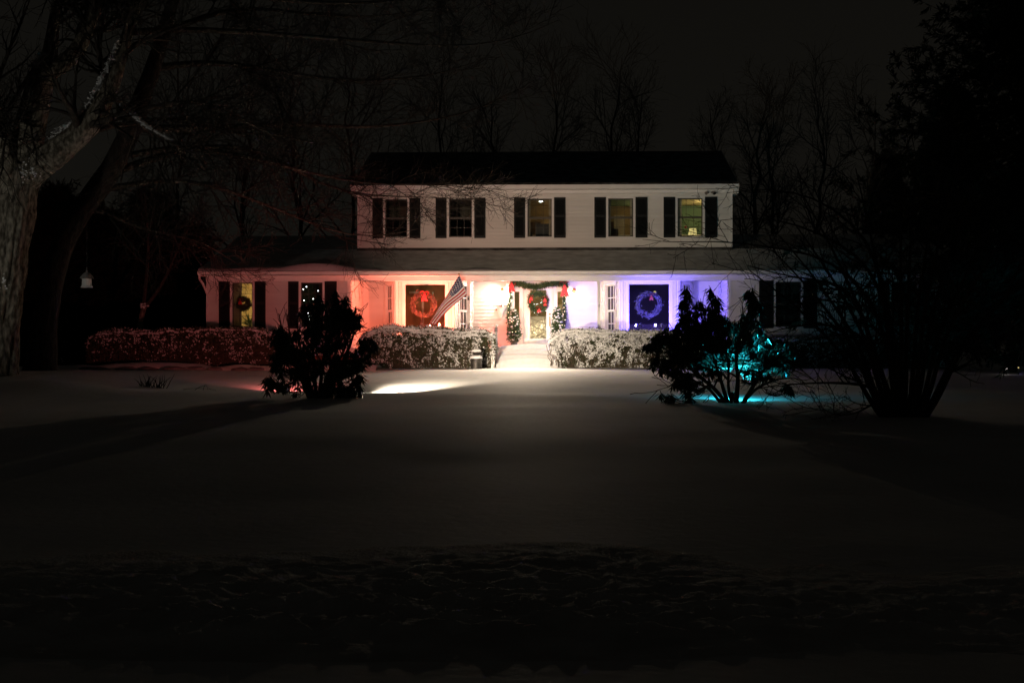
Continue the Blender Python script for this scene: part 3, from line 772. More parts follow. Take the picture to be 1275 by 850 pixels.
# ---------------------------------------------------------------- railing, lanterns, door decorations
rl = thing('stair_railing', 'white handrail with ball-topped newel post left of the snowy steps', 'railing', (X(618, 46.9), 46.9, 1.1))
p = MB(); x = X(617.6, 46.9); p.box(x - .055, x + .055, 46.86, 46.97, 1.1, Z(409, 46.9)); p.box(x - .075, x + .075, 46.84, 46.99, Z(409, 46.9) + .001, Z(409, 46.9) + .035); p.build('newel_post', M['trim'], rl)
p = MB(); p.lathe((x, 46.915, Z(409, 46.9) + .036), [(.025, 0), (.022, .025), (.055, .06), (.055, .09), (.02, .125), (0.001, .13)], 12); p.build('finial', M['trim'], rl, smooth=True)
x2 = X(613.6, 45.4); g_ = gz(x2, 45.4)
p = MB(); p.box(x2 - .05, x2 + .05, 45.35, 45.45, g_ - .1, g_ + .86); p.build('newel_post', M['trim'], rl)
p = MB()
za, zb = Z(410, 46.9) - .06, g_ + .80
for dz in (0, -.62):
    p.hexa([(x2 - .035, 45.45, zb + dz - .06), (x2 + .035, 45.45, zb + dz - .06), (x + .035, 46.86, za + dz - .06), (x - .035, 46.86, za + dz - .06), (x2 - .035, 45.45, zb + dz), (x2 + .035, 45.45, zb + dz), (x + .035, 46.86, za + dz), (x - .035, 46.86, za + dz)])
p.build('handrail', M['trim'], rl)
for i in range(8):
    t = (i + .5) / 8; p = MB(); xx, yy, zz = x2 + (x - x2) * t, 45.45 + 1.41 * t, zb + (za - zb) * t
    p.box(xx - .017, xx + .017, yy - .017, yy + .017, zz - .62, zz - .062); p.build('baluster', M['trim'], rl)

def lantern(px, label, bm):
    c = W(px, 366, YR); x = c[0]; y = YR - .17; z = c[2]
    t = thing('wall_lantern', label, 'lantern', (x, YR, z), 'lanterns beside the front door')
    b = MB(); b.box(x - .05, x + .05, YR - .045, YR - .024, z - .02, z + .20); b.tube([(x, YR - .04, z + .10), (x, YR - .12, z + .20), (x, y, z + .17)], [.012] * 3, 6); b.build('bracket', M['brass'], t)
    b = MB(); b.lathe((x, y, z + .10), [(.085, 0), (.05, .05), (.015, .075), (.02, .09), (.001, .11)], 12); b.build('cap', M['copper'], t, smooth=True)
    b = MB()
    for i in range(6):
        a = i * math.pi / 3; b.tube([(x + .078 * math.cos(a), y + .078 * math.sin(a), z + .10), (x + .055 * math.cos(a), y + .055 * math.sin(a), z - .14)], [.005] * 2, 4)
    b.lathe((x, y, z - .16), [(.001, 0), (.055, .005), (.06, .02), (.05, .022)], 12); b.build('cage', M['brass'], t)
    bulb(t, (x, y, z - .03), .045, bm, 'bulb')
    return t
lantern(625.5, 'glowing wall lantern left of the front door above the white cone basket', M['bulb_left'])
lantern(714.8, 'glowing wall lantern with a copper cap right of the front door', M['bulb_right'])

pl = thing('porch_fill_light', 'unseen fill light added under the porch ceiling before the front door', 'fill light', (X(670, 47.9), 47.9, EAVE_Z - .19))  # added lamp, hidden by the beam, to brighten steps and door
b = MB(); c = (X(670, 47.9), 47.9, EAVE_Z - .206); b.lathe(c, [(.15, .015), (.15, .0), (.13, -.006)], 20); b.build('rim', M['brass'], pl, smooth=True)
b = MB(); b.lathe((c[0], c[1], c[2] - .007), [(.128, 0), (.09, -.012), (.001, -.015)], 18); b.build('diffuser', M['porch_glow'], pl, smooth=True)

def needle_mass(rng, C, D, n, L, w, spread):
    """n needle sprays round every centre"""
    N = len(C)
    CC = np.repeat(C, n, 0); DD = np.repeat(D, n, 0)
    d = nrm(DD * (1 - spread) + rng.normal(size=CC.shape) * spread)
    return CC + rng.normal(size=CC.shape) * .012, d, rng.normal(size=CC.shape), L * (.6 + .8 * rng.random(len(CC))), np.full(len(CC), w)

def bow(parent, c, s, m, name='bow', tail=1.0):
    x, y, z = c; b = MB()
    for sg in (-1, 1):
        n = 9; t = np.linspace(0, 2 * math.pi, n)
        lx = sg * s * (.28 - .28 * np.cos(t)) ; lz = s * .34 * np.sin(t) + abs(lx) * .25
        for i in range(n - 1):
            b.hexa([(x + lx[i], y - .05 * s, z + lz[i]), (x + lx[i + 1], y - .05 * s, z + lz[i + 1]), (x + lx[i + 1], y + .12 * s, z + lz[i + 1]), (x + lx[i], y + .12 * s, z + lz[i]), (x + lx[i], y - .05 * s, z + lz[i] + .01), (x + lx[i + 1], y - .05 * s, z + lz[i + 1] + .01), (x + lx[i + 1], y + .12 * s, z + lz[i + 1] + .01), (x + lx[i], y + .12 * s, z + lz[i] + .01)])
        for k in range(4):
            t0, t1 = k / 4, (k + 1) / 4
            w_ = .14 * s * (1 + .5 * t0); ox0 = sg * .28 * s * t0 + .03 * s * math.sin(k * 2); ox1 = sg * .28 * s * t1 + .03 * s * math.sin((k + 1) * 2)
            z0, z1 = z - s * .85 * tail * t0, z - s * .85 * tail * t1
            b.hexa([(x + ox1 - w_, y - .02, z1), (x + ox1 + w_, y - .03, z1), (x + ox1 + w_, y - .02, z1), (x + ox1 - w_, y - .01, z1), (x + ox0 - w_, y - .02, z0), (x + ox0 + w_, y - .03, z0), (x + ox0 + w_, y - .02, z0), (x + ox0 - w_, y - .01, z0)])
    b.ball((x, y - .04 * s, z + .02 * s), .10 * s, 8)
    return b.build(name, m, parent)

rg = np.random.default_rng(21)
YG = YR - .13
gl = thing('garland', 'green fir garland swagged over and down both sides of the front door', 'garland', tuple(W(670, 352, YG)))
pts = [W(634, 412, YG), W(633, 395, YG), W(634.5, 375, YG), W(636, 358, YG), W(639, 351.5, YG), W(650, 354.5, YG), W(660, 357, YG), W(668, 357.5, YG), W(678, 355, YG), W(692, 352.5, YG), W(704, 352, YG), W(704, 360, YG), W(702, 378, YG), W(703.5, 392, YG), W(702, 408, YG)]
def resample(pts, n):
    P = np.array(pts, float); s = np.concatenate([[0], np.cumsum(np.linalg.norm(np.diff(P, axis=0), axis=1))])
    q = np.linspace(0, s[-1], n); R = np.stack([np.interp(q, s, P[:, i]) for i in range(P.shape[1])], -1)
    for _ in range(2): R[1:-1] = .25 * R[:-2] + .5 * R[1:-1] + .25 * R[2:]
    return R
GP = resample(pts, 130); GD = nrm(np.gradient(GP, axis=0))
b = MB(); b.tubes(GP[None], np.full((1, 130), .018), 5); cord = b.build('cord', M['green'], gl)
side = (GP[:, 2] < Z(357.5, YG))
b = MB(); b.leaves(*needle_mass(rg, GP[~side], GD[~side], 60, .13, .026, .72)); b.leaves(*needle_mass(rg, GP[side], GD[side], 24, .10, .022, .7))
b.build('fir_sprays', M['green'], gl, kind='stuff')
b = MB()
for i in np.where(side)[0][::4]: b.ball(GP[i] + np.array([rg.normal() * .035, -.05, rg.normal() * .03]), .010, 6)
b.build('string_light', M['fairy_warm'], gl, kind='stuff')
bow(gl, W(637, 353, YG - .09), .27, M['red'], 'bow', 1.25); bow(gl, W(703, 355.5, YG - .09), .33, M['red'], 'bow', 1.35)

def wreath(label, c, R, r, kind, cat='wreath', group=None, vm=None):
    t = thing('wreath', label, cat, tuple(c), group)
    rng = np.random.default_rng(int(abs(c[0]) * 100) + 7)
    n = 60; th = np.linspace(0, 2 * math.pi, n, endpoint=False)
    ring = np.stack([c[0] + R * np.cos(th), np.full(n, c[1]), c[2] + R * np.sin(th)], -1); tan = np.stack([-np.sin(th), np.zeros(n), np.cos(th)], -1)
    if kind == 'fir':
        b = MB(); b.leaves(*needle_mass(rng, ring + rng.normal(size=ring.shape) * r * .35, tan, 46, .11, .022, .62)); b.build('fir_sprays', M['green'], t, kind='stuff')
    else:
        b = MB(); K = 46; m = 14                                  # wound vines
        a0 = rng.random(K) * 6.28; span = .7 + rng.random(K) * 1.4; ph = rng.random(K) * 6.28
        s = np.linspace(0, 1, m)[None]; an = a0[:, None] + span[:, None] * s
        rad = R + r * .8 * np.cos(ph[:, None] + s * 5); dep = r * .6 * np.sin(ph[:, None] + s * 5)
        P = np.stack([c[0] + rad * np.cos(an), c[1] + dep, c[2] + rad * np.sin(an)], -1)
        b.tubes(P, np.full(P.shape[:2], .010), 5); b.build('vine', vm or M['vine'], t, kind='stuff')
        b = MB(); K = 260; an = rng.random(K) * 6.28; rr2 = R + rng.normal(size=K) * r * .6
        C = np.stack([c[0] + rr2 * np.cos(an), c[1] - r * .5 + rng.normal(size=K) * .03, c[2] + rr2 * np.sin(an)], -1)
        tg = np.stack([-np.sin(an), rng.normal(size=K) * .3 - .2, np.cos(an)], -1) + rng.normal(size=(K, 3)) * .5
        b.leaves(C, tg, rng.normal(size=(K, 3)), .085 + .05 * rng.random(K), np.full(K, .035)); b.build('sprig', vm or M['vine'], t, kind='stuff')
    return t
w1 = wreath('grapevine wreath with red bow glowing orange in the left picture window', W(527.5, 379, YB - .14), .37, .085, 'vine', group='wreaths on the picture windows')
bow(w1, W(528.5, 366, YB - .26), .24, M['red'], tail=1.2)
w2 = wreath('grapevine wreath glowing blue in the right picture window behind the bush', W(808, 379, YB - .14), .37, .085, 'vine', vm=M['silver'], group='wreaths on the picture windows')
bow(w2, W(811, 368, YB - .26), .15, M['red_dim'], tail=1.2)
w3 = wreath('round fir wreath with small red bows on the front door glass', W(669.5, 375, YR - .10), .275, .07, 'fir')
for a, q in ((.35, .15), (-.25, .13), (2.6, .15), (-1.4, .17), (3.1, .09)):
    cc = W(669.5, 375, YR - .18) + np.array([.27 * math.cos(a), 0, .27 * math.sin(a)]); bow(w3, cc, q, M['red'], tail=.9)
w4 = wreath('small dark wreath with a red bow hanging in the lit left window', W(303, 378, YF - .09), .16, .045, 'fir')
bow(w4, W(299, 374, YF - .16), .16, M['red'])

# cone basket of greenery on the wall left of the door
cb_ = thing('wall_basket', 'white cone-shaped wall basket with greenery under the left lantern', 'basket', tuple(W(624, 395, YR - .1)))
c = W(624, 397, YR - .12); b = MB(); b.lathe(c, [(.004, 0), (.10, .20), (.19, .42), (.185, .42), (.004, .02)], 14); b.build('basket', M['trim'], cb_, smooth=True)
b = MB(); K = 60; C = c + np.array([0, 0, .36]) + rg.normal(size=(K, 3)) * np.array([.07, .04, .05]); b.leaves(C, rg.normal(size=(K, 3)) + np.array([0, -.3, -.2]), rg.normal(size=(K, 3)), np.full(K, .11), np.full(K, .04)); b.build('greenery', M['green'], cb_, kind='stuff')

def topiary(label, px, ytop, yfol, ybot, Y, half):
    x = X(px, Y); z0 = Z(ybot, Y); z1 = Z(yfol, Y); z2 = Z(ytop, Y)
    t = thing('potted_tree', label, 'potted plant', (x, Y, z0), 'potted evergreens beside the front door')
    b = MB(); b.lathe((x, Y, z0), [(.0, 0), (.10, 0), (.13, .24), (.15, .27), (.14, .30), (.0, .29)], 16); b.build('pot', M['pot'], t, smooth=True)
    b = MB(); b.tube([(x, Y, z0 + .25), (x, Y, z2 - .1)], [.02, .01], 6); b.build('stem', M['rstem'], t)
    rng = np.random.default_rng(int(px)); K = 420
    u = rng.random(K); zz = z1 - .05 + (z2 - z1 + .05) * u; rr_ = half * np.sqrt(rng.random(K)) * (1 - u) ** .7 * (.75 + .4 * np.sin(np.minimum(u * 5, 1.5))) + .02
    an = rng.random(K) * 6.28
    C = np.stack([x + rr_ * np.cos(an), Y + rr_ * np.sin(an), zz], -1); D = np.stack([np.cos(an), np.sin(an), np.full(K, .35)], -1)
    b = MB(); b.leaves(*needle_mass(rng, C, D, 9, .10, .024, .5)); b.build('foliage', M['green'], t, kind='stuff')
    sel = rng.random(K) < .28; b = MB(); b.blobs(C[sel] + D[sel] * .05, .022 + .025 * rng.random(sel.sum()), 0, .7, rng); b.build('snow', M['snow_clump'], t, kind='stuff')
    b = MB()
    for i in rng.integers(0, K, 9): b.ball(C[i] + D[i] * .06, .009, 6)
    b.build('string_light', M['fairy_warm'], t, kind='stuff')
topiary('potted cone evergreen flecked with snow left of the front door', 640, 387, 423, 435, 49.1, .22)
topiary('potted cone evergreen right of the front door half hidden by the hedge', 694, 384, 421, 435, 49.1, .20)

# twin motion floodlight under the upper eave
ml = thing('security_light', 'unlit twin-head security light under the upper right eave', 'light', tuple(W(884, 240, YR - .05)))
c = W(884, 239.5, YR - .04); b = MB(); b.box(c[0] - .06, c[0] + .06, YR - .075, YR - .051, c[2] - .05, c[2] + .05); b.build('mount', M['trim'], ml)
for s_ in (-1, 1):
    b = MB(); b.tube([(c[0] + s_ * .03, YR - .07, c[2]), (c[0] + s_ * .10, YR - .14, c[2] - .02), (c[0] + s_ * .15, YR - .22, c[2] - .05)], [.02, .045, .06], 10); b.build('lamp_head', M['metal'], ml)
# house-number plaque free hook on the right post is a small lantern hook
hk = MB(); c = W(745.8, 381, YF - .03); hk.tube([c, c + np.array([0, -.10, .05]), c + np.array([0, -.14, 0]), c + np.array([0, -.12, -.04])], [.008] * 4, 6)
tag(hk.build('hook', M['black'], None), 'small dark metal hook on the right porch post', 'hook')

# ---------------------------------------------------------------- flag
fg = thing('flag', 'American flag on a short pole blown leftwards from the porch post', 'flag', tuple(W(583, 370, YF - .03)))
base_ = W(583.2, 371, YF - .03); tip = W(571.6, 341.5, YF - 1.0)
b = MB(); b.tube([base_, tip], [.014, .011], 8); b.build('pole', M['pole'], fg, smooth=True)
b = MB(); b.ball(tip + (tip - base_) * .01, .03, 8); b.build('finial', M['brass'], fg)
b = MB(); b.box(base_[0] - .03, base_[0] + .03, base_[1] - .03, base_[1] + .0, base_[2] - .07, base_[2] + .06); b.build('bracket', M['black'], fg)
h0 = base_ + (tip - base_) * .97; h1 = base_ + (tip - base_) * .14
e0_ = W(535.8, 401.5, YF - .75); e1_ = W(541.5, 403.5, YF - .60)
NU, NV = 48, 39
u = np.linspace(0, 1, NU); v = np.linspace(0, 1, NV)
U_, V_ = np.meshgrid(u, v)                                       # u along the stripes, v across them
ce0 = W(556, 366, YF - .88); ce1 = W(562, 381, YF - .55)
def bez(p, q, r_, t): return ((1 - t) ** 2)[..., None] * p + (2 * t * (1 - t))[..., None] * q + (t ** 2)[..., None] * r_
gV = np.where(V_ < .55, .16 * V_ / .55, .16 + .84 * (V_ - .55) / .45); VE = V_ + (gV - V_) * sstep(.15, .75, U_)
top = bez(h0, ce0, e0_, U_); bot = bez(h1, ce1, e1_, U_)
S = top * (1 - VE[..., None]) + bot * VE[..., None]
amp = .035 + .05 * U_
S[..., 1] += amp * np.sin(V_ * 11 + U_ * 3.0) * np.minimum(1, U_ * 4)
S[..., 0] += .018 * np.sin(V_ * 9 + U_ * 5) * U_
ix = np.arange(NU * NV).reshape(NV, NU)
b = MB(); quads = np.stack([ix[:-1, :-1], ix[:-1, 1:], ix[1:, 1:], ix[1:, :-1]], -1)
row = np.repeat(np.arange(NV - 1)[:, None], NU - 1, 1); colm = np.repeat(np.arange(NU - 1)[None], NV - 1, 0)
stripe = (row * 13) // (NV - 1)
mi = np.where(stripe % 2 == 0, 1, 0)
mi = np.where((stripe < 7) & (colm < int((NU - 1) * .40)), 2, mi)
for k in range(3):
    b.add(S.reshape(-1, 3) if k == 0 else np.zeros((0, 3)), quads[mi == k] - (0 if k == 0 else b.n), k) if k == 0 else None
b = MB(); b.v = [S.reshape(-1, 3)]; b.n = NU * NV
for k in range(3): b.f.append(quads[mi == k]); b.m.append(np.full((mi == k).sum(), k))
cl = b.build('cloth', [M['flag_white'], M['flag_red'], M['flag_blue']], fg, smooth=True)
st = MB()
for r_ in range(9):
    for c_ in range(6 if r_ % 2 == 0 else 5):
        uu = .40 * ((c_ + (.5 if r_ % 2 == 0 else 1)) / 6); vv = (7 / 13) * (r_ + .7) / 9.4
        iu, iv = uu * (NU - 1), vv * (NV - 1); a, d_ = int(iu), int(iv)
        p = S[d_, a]; du = nrm(S[d_, a + 1] - S[d_, a]); dv = nrm(S[d_ + 1, a] - S[d_, a]); nn = nrm(np.cross(du, dv)); nn = nn if nn[1] < 0 else -nn
        for side_ in (1, -1):
            ring = [p + nn * .006 * side_ + (du * math.cos(k * math.pi / 5 + 1.57) + dv * math.sin(k * math.pi / 5 + 1.57)) * (.026 if k % 2 == 0 else .011) for k in range(10)]
            st.add(ring + [p + nn * .007 * side_], [(k, (k + 1) % 10, 10) for k in range(10)])
st.build('star', M['flag_white'], cl, kind='stuff')

# ---------------------------------------------------------------- milk can, floodlights
mc = thing('milk_can', 'old metal milk can capped with snow beside the left hedge end', 'milk can', (X(593, 44.6), 44.6, gz(X(593, 44.6), 44.6)))
c = (X(593, 44.6), 44.6, gz(X(593, 44.6), 44.6) - .03)
b = MB(); b.lathe(c, [(.0, 0), (.175, 0), (.185, .02), (.18, .04), (.18, .33), (.185, .345), (.17, .37), (.10, .45), (.095, .49), (.0, .49)], 24); b.build('can_body', M['can'], mc, smooth=True)
b = MB(); b.lathe((c[0], c[1], c[2] + .49), [(.09, 0), (.10, .01), (.135, .03), (.135, .06), (.0, .065)], 20); b.build('lid', M['can'], mc, smooth=True)
for s_ in (-1, 1):
    b = MB(); b.tube([(c[0] + s_ * .10, c[1], c[2] + .47), (c[0] + s_ * .19, c[1], c[2] + .47), (c[0] + s_ * .20, c[1], c[2] + .40), (c[0] + s_ * .165, c[1], c[2] + .36)], [.012] * 4, 6); b.build('handle', M['can'], mc)
b = MB(); b.lathe((c[0], c[1], c[2] + .557), [(.15, 0), (.155, .03), (.12, .075), (.0, .09)], 18); b.lathe((c[0], c[1], c[2] + .35), [(.19, .0), (.20, .03), (.14, .09), (.10, .10)], 18); b.build('snow', M['snow_clump'], mc, smooth=True)

def floodlight(label, loc, target, power, colr, lensm, angle, blend, stake=.0, size=.09, radius=.05, group=None):
    loc = np.array(loc, float); target = np.array(target, float); d = nrm(target - loc)
    t = thing('flood_light', label, 'floodlight', tuple(loc - np.array([0, 0, stake])), group)
    b = MB(); b.tube([loc - np.array([0, 0, stake + .1]), loc - d * .05], [.014, .014], 6); b.build('stake', M['black'], t)
    b = MB(); b.tube([loc - d * .16, loc - d * .12, loc - d * .02, loc], [size * .4, size * .75, size, size * 1.02], 14); b.build('housing', M['black'], t, smooth=True)
    side = nrm(np.cross(d, [0, 0, 1.])); up = np.cross(side, d); th_ = np.linspace(0, 2 * math.pi, 14, endpoint=False)
    ring = loc + d * .006 + size * .9 * (np.cos(th_)[:, None] * side + np.sin(th_)[:, None] * up)
    b = MB(); b.add(np.vstack([ring, (loc + d * .012)[None]]), [(i, (i + 1) % 14, 14) for i in range(14)]); b.build('lens', lensm, t)
    ld = bpy.data.lights.new('flood_lamp', 'SPOT'); ld.energy = power; ld.color = colr; ld.spot_size = math.radians(angle); ld.spot_blend = blend; ld.shadow_soft_size = radius
    lo = bpy.data.objects.new('flood_lamp', ld); COL.objects.link(lo); lo.parent = t
    lo.location = loc + d * .07 - BASE[t.name]
    lo.rotation_euler = Vector(d).to_track_quat('-Z', 'Y').to_euler()
    return t
FG = 'floodlights staked in the snow'
xw, yw = X(447, 31.35), 31.35; zw = gz(xw, yw)
fw = floodlight('white floodlight in the snow behind the left rhododendron aimed at the door', (xw, yw, zw + .32), (xw + 18.5 * math.tan(math.radians(15)), 50, 4.2), PW_WHITE, (1., .77, .54), M['lens_white'], 51, 1.0, .32, group=FG)
# the same fixture's hot centre, which grazes the snow
ld = bpy.data.lights.new('flood_lamp', 'SPOT'); ld.energy = PW_HOT; ld.color = (1., .82, .60); ld.spot_size = math.radians(34); ld.spot_blend = 1.0; ld.shadow_soft_size = .05
lo = bpy.data.objects.new('flood_lamp', ld); COL.objects.link(lo); lo.parent = fw; lo.location = Vector((.03, .09, .32)); lo.rotation_euler = Vector((math.tan(math.radians(15)) * 7.5, 7.5, -.62)).to_track_quat('-Z', 'Y').to_euler()
xp_, yp_ = X(652, 47.42), 47.42
dl_ = floodlight('unseen white spotlight added behind the porch beam aimed out over the lawn', (xp_, yp_, BEAM0 + .065), (xp_ + .2, 30, BEAM0 - 7.4), PW_DOWN, (1., .80, .58), M['lens_white'], 84, 1.0, .0, .045, .035)  # added lamp; the beam hides it and trims its reach
xr_, yr_ = X(350, 33.0), 33.0; zr = gz(xr_, yr_)
floodlight('red floodlight in the snow behind the left rhododendron aimed at the left wing', (xr_, yr_, zr + .14), (X(396, 47), 47, 2.6), PW_RED, (1., .185, .16), M['lens_red'], 84, 1.0, .14, group=FG)
xc, yc = X(913, 28.75), 28.75; zc = gz(xc, yc)
fc = floodlight('cyan floodlight in the snow behind the right rhododendron trunk', (xc, yc, zc + .13), (X(932, 30), 29.95, 2.75), PW_CYAN, (.02, .58, .80), M['lens_cyan'], 116, .8, .13, group=FG)
# stray light from the rim of its lens, on the snow round it
ld = bpy.data.lights.new('flood_lamp', 'SPOT'); ld.energy = 105.0; ld.color = (.02, .58, .80); ld.spot_size = math.radians(172); ld.spot_blend = .4; ld.shadow_soft_size = .04
lo = bpy.data.objects.new('flood_lamp', ld); COL.objects.link(lo); lo.parent = fc; lo.location = Vector((.02, .10, .16)); lo.rotation_euler = Vector((.15, 1, -.25)).to_track_quat('-Z', 'Y').to_euler()
PG = 'coloured lamps on the porch'
for px, py, lab in ((525, 404.2, 'small red lamp below the left picture window wreath'), (537, 403.0, 'small red lamp at the lower tip of the flag')):
    l = W(px, py, YF - .28); floodlight(lab, l, W(528, 366, YB), PW_PORCH_RED, (1., .155, .085), M['lens_red'], 165, .6, l[2] - 1.05, .05, .03, PG)
for px, lab in ((797.5, 'small blue lamp standing below the left edge of the blue wreath'), (824, 'second small blue lamp added right of the blue wreath beside the rhododendron tips')):  # the second one is added so blue reaches the back wall
    l = W(px, 404.0, YF - .28); floodlight(lab, l, W(818, 368, YB), PW_PORCH_BLUE * .5, (.15, .105, 1.), M['lens_blue'], 150, .6, l[2] - 1.05, .05, .03, PG)

# uplight beyond the left edge, whose beam falls on the old tree and the bird feeder
xd, yd = -14.6, 25.0; zd = gz(xd, yd)
floodlight('low white floodlight in the snow beyond the left edge aimed up the pale trunk', (xd, yd, zd + .3), (-12.4, 33, 5.6), PW_TREE, (1., .95, .84), M['lens_white'], 66, 1.0, .3, group=FG)

# ---------------------------------------------------------------- hedges
def hedge(label, px0, px1, Y, yt, dep, seed, snow=1.0, dens=1.0, cut=None, grp='snowy hedges in front of the house'):
    x0, x1 = X(px0, Y), X(px1, Y); rng = np.random.default_rng(seed)
    xm = (x0 + x1) / 2; g0 = gz(xm, Y); zt = Z(yt, Y)
    t = thing('hedge', label, 'hedge', (xm, Y, g0), grp)
    Lx = x1 - x0; H = zt - g0
    def surf(n):
        """points on the outer skin: front, back, top, ends, with wavy outline"""
        fsel = rng.random(n); a = rng.random(n); bq = rng.random(n)
        P = np.zeros((n, 3)); Nn = np.zeros((n, 3))
        fr_ = fsel < .55; tp = (fsel >= .55) & (fsel < .86); bk = (fsel >= .86) & (fsel < .92); en = fsel >= .92
        P[:, 0] = x0 + a * Lx
        P[fr_, 1] = Y; P[fr_, 2] = g0 + bq[fr_] ** .85 * H; Nn[fr_] = (0, -1, .1)
        P[tp, 1] = Y + bq[tp] * dep; P[tp, 2] = zt; Nn[tp] = (0, -.2, 1)
        P[bk, 1] = Y + dep; P[bk, 2] = g0 + bq[bk] * H; Nn[bk] = (0, 1, .1)
        e = en; P[e, 0] = np.where(a[e] < .5, x0, x1); P[e, 1] = Y + rng.random(e.sum()) * dep; P[e, 2] = g0 + bq[e] * H; Nn[e, 0] = np.where(a[e] < .5, -1, 1)
        h = (P[:, 2] - g0) / H
        bulge = .10 * vnoise(P[:, 0] * 1.6 + seed, P[:, 2] * 1.8) + .07 * vnoise(P[:, 0] * 4 + seed, P[:, 2] * 4) - 1.6 * np.clip(h - .72, 0, 1) ** 2 - .14 * (1 - h) ** 2
        P += Nn * bulge[:, None]
        P[:, 2] += .16 * vnoise(P[:, 0] * .9 + 3 * seed, P[:, 1] * 1.0) * h + .09 * vnoise(P[:, 0] * 3.0 + seed, P[:, 1]) * h
        ed = np.minimum(P[:, 0] - x0, x1 - P[:, 0]); P[:, 2] -= .30 * np.exp(-np.maximum(ed, 0) / .30) * h
        if cut is not None:                                     # an end that rounds in towards its foot
            P[:, 0] = np.where(P[:, 0] < x0 + 1.2, P[:, 0] + cut * (1 - h) ** 1.2 * (1 - np.clip((P[:, 0] - x0) / 1.2, 0, 1)), P[:, 0])
        return P, Nn, h
    core = MB(); core.box(x0 + .26 + (cut or 0) * .8, x1 - .26, Y + .22, Y + dep - .15, g0 - .05, zt - .30); core.build('inner_twigs', M['hedge_in'], t)
    n = int(3600 * Lx * dens); P, Nn, h = surf(n)
    P = P - Nn * (rng.random(n) ** 1.5 * .14)[:, None]
    D = Nn * .6 + rng.normal(size=P.shape) * .6 + np.array([0, 0, .15])
    lf = MB(); lf.leaves(P, D, rng.normal(size=P.shape), .05 + .05 * rng.random(n), .028 + .022 * rng.random(n), .2); lf.build('foliage', M['hedge'], t, kind='stuff')
    n = int(4600 * Lx * snow * dens); P, Nn, h = surf(n)
    patch = vnoise(P[:, 0] * 5, P[:, 2] * 5 + P[:, 1] * 5 + seed) + 1.3 * vnoise(P[:, 0] * 11, P[:, 2] * 11 + P[:, 1] * 9)
    keep = rng.random(n) < np.clip(.10 + .75 * np.clip(h, 0, 1.05) ** 2 + .25 * (snow - 1) + 1.5 * patch + np.where(Nn[:, 2] > .9, .6, 0), .02, 1)
    P, Nn, h = P[keep], Nn[keep], h[keep]
    tp = (Nn[:, 2] > .9) | (rng.random(len(P)) < .10)
    R = (.012 + .030 * rng.random(tp.sum()) ** 2) * np.where(Nn[tp, 2] > .9, 1.9, 1.0)
    sb = MB(); sb.blobs(P[tp] + Nn[tp] * .012, R, 0, .6, rng)
    q = ~tp; D = Nn[q] * .45 + rng.normal(size=(q.sum(), 3)) * .7; sb.leaves(P[q] + Nn[q] * .012, D, rng.normal(size=(q.sum(), 3)), .028 + .055 * rng.random(q.sum()), .018 + .030 * rng.random(q.sum()), -.12); sb.build('snow', M['snow_clump'], t, kind='stuff', smooth=False)
    if snow >= 1:
        nx_, ny_ = int(Lx / .06), 18
        A_, B_ = np.meshgrid(np.linspace(x0 + (cut or 0) * .1, x1, nx_), np.linspace(Y - .02, Y + dep, ny_))
        ed = np.minimum(A_ - x0, x1 - A_)
        T_ = zt - .125 + .10 * vnoise(A_ * 1.6 + seed, A_ * 0 + zt * 1.8) + .16 * vnoise(A_ * .9 + 3 * seed, B_) + .09 * vnoise(A_ * 3.0 + seed, B_) - .30 * np.exp(-np.maximum(ed, 0) / .30)
        T_ += .02 + .11 * vnoise(A_ * 2.3 + 5, B_ * 2.6 + seed) + .05 * vnoise(A_ * 7, B_ * 7) + (.05 if snow > 1.5 else .02) - .16 * (1 - sstep(0, .16, B_ - Y + .02)) - .2 * (1 - sstep(0, .2, ed))
        ix_ = np.arange(A_.size).reshape(A_.shape); cp = MB()
        cp.add(np.stack([A_, B_, T_], -1).reshape(-1, 3), np.stack([ix_[:-1, :-1], ix_[:-1, 1:], ix_[1:, 1:], ix_[1:, :-1]], -1).reshape(-1, 4)); cp.build('snow_cap', M['snow_clump'], t, smooth=True)
    K = int(26 * Lx); xs = x0 + rng.random(K) * Lx                # stems showing at the foot
    Pb = np.zeros((K, 5, 3))
    for j in range(5):
        tt = j / 4; Pb[:, j, 0] = xs + rng.normal(size=K) * .10 * tt; Pb[:, j, 1] = Y + .03 + rng.random(K) * .10 * (1 - tt); Pb[:, j, 2] = g0 - .03 + tt * H * .6
    sm = MB(); sm.tubes(Pb, np.full((K, 5), .008), 4); sm.build('stem', M['hedge_in'], t, kind='stuff')
    return t
hedge('long low hedge under the left wing windows', 108, 352, 45.1, 408, 1.1, 3, .40)  # snow share cut to make this hedge look dimmer
hedge('clipped snowy hedge in front of the left picture window and flag', 448, 616, 45.3, 405, 1.1, 5, 1.0)
hedge('clipped snowy hedge right of the steps below the blue wreath', 684, 868, 45.4, 408.5, 1.1, 7, 1.9, cut=.42)  # snow share raised to stand in for brighter light
hedge('dim low hedge under the right wing windows behind the bare multi-stem tree', 890, 1190, 45.2, 419, 1.0, 9, .5, .7)

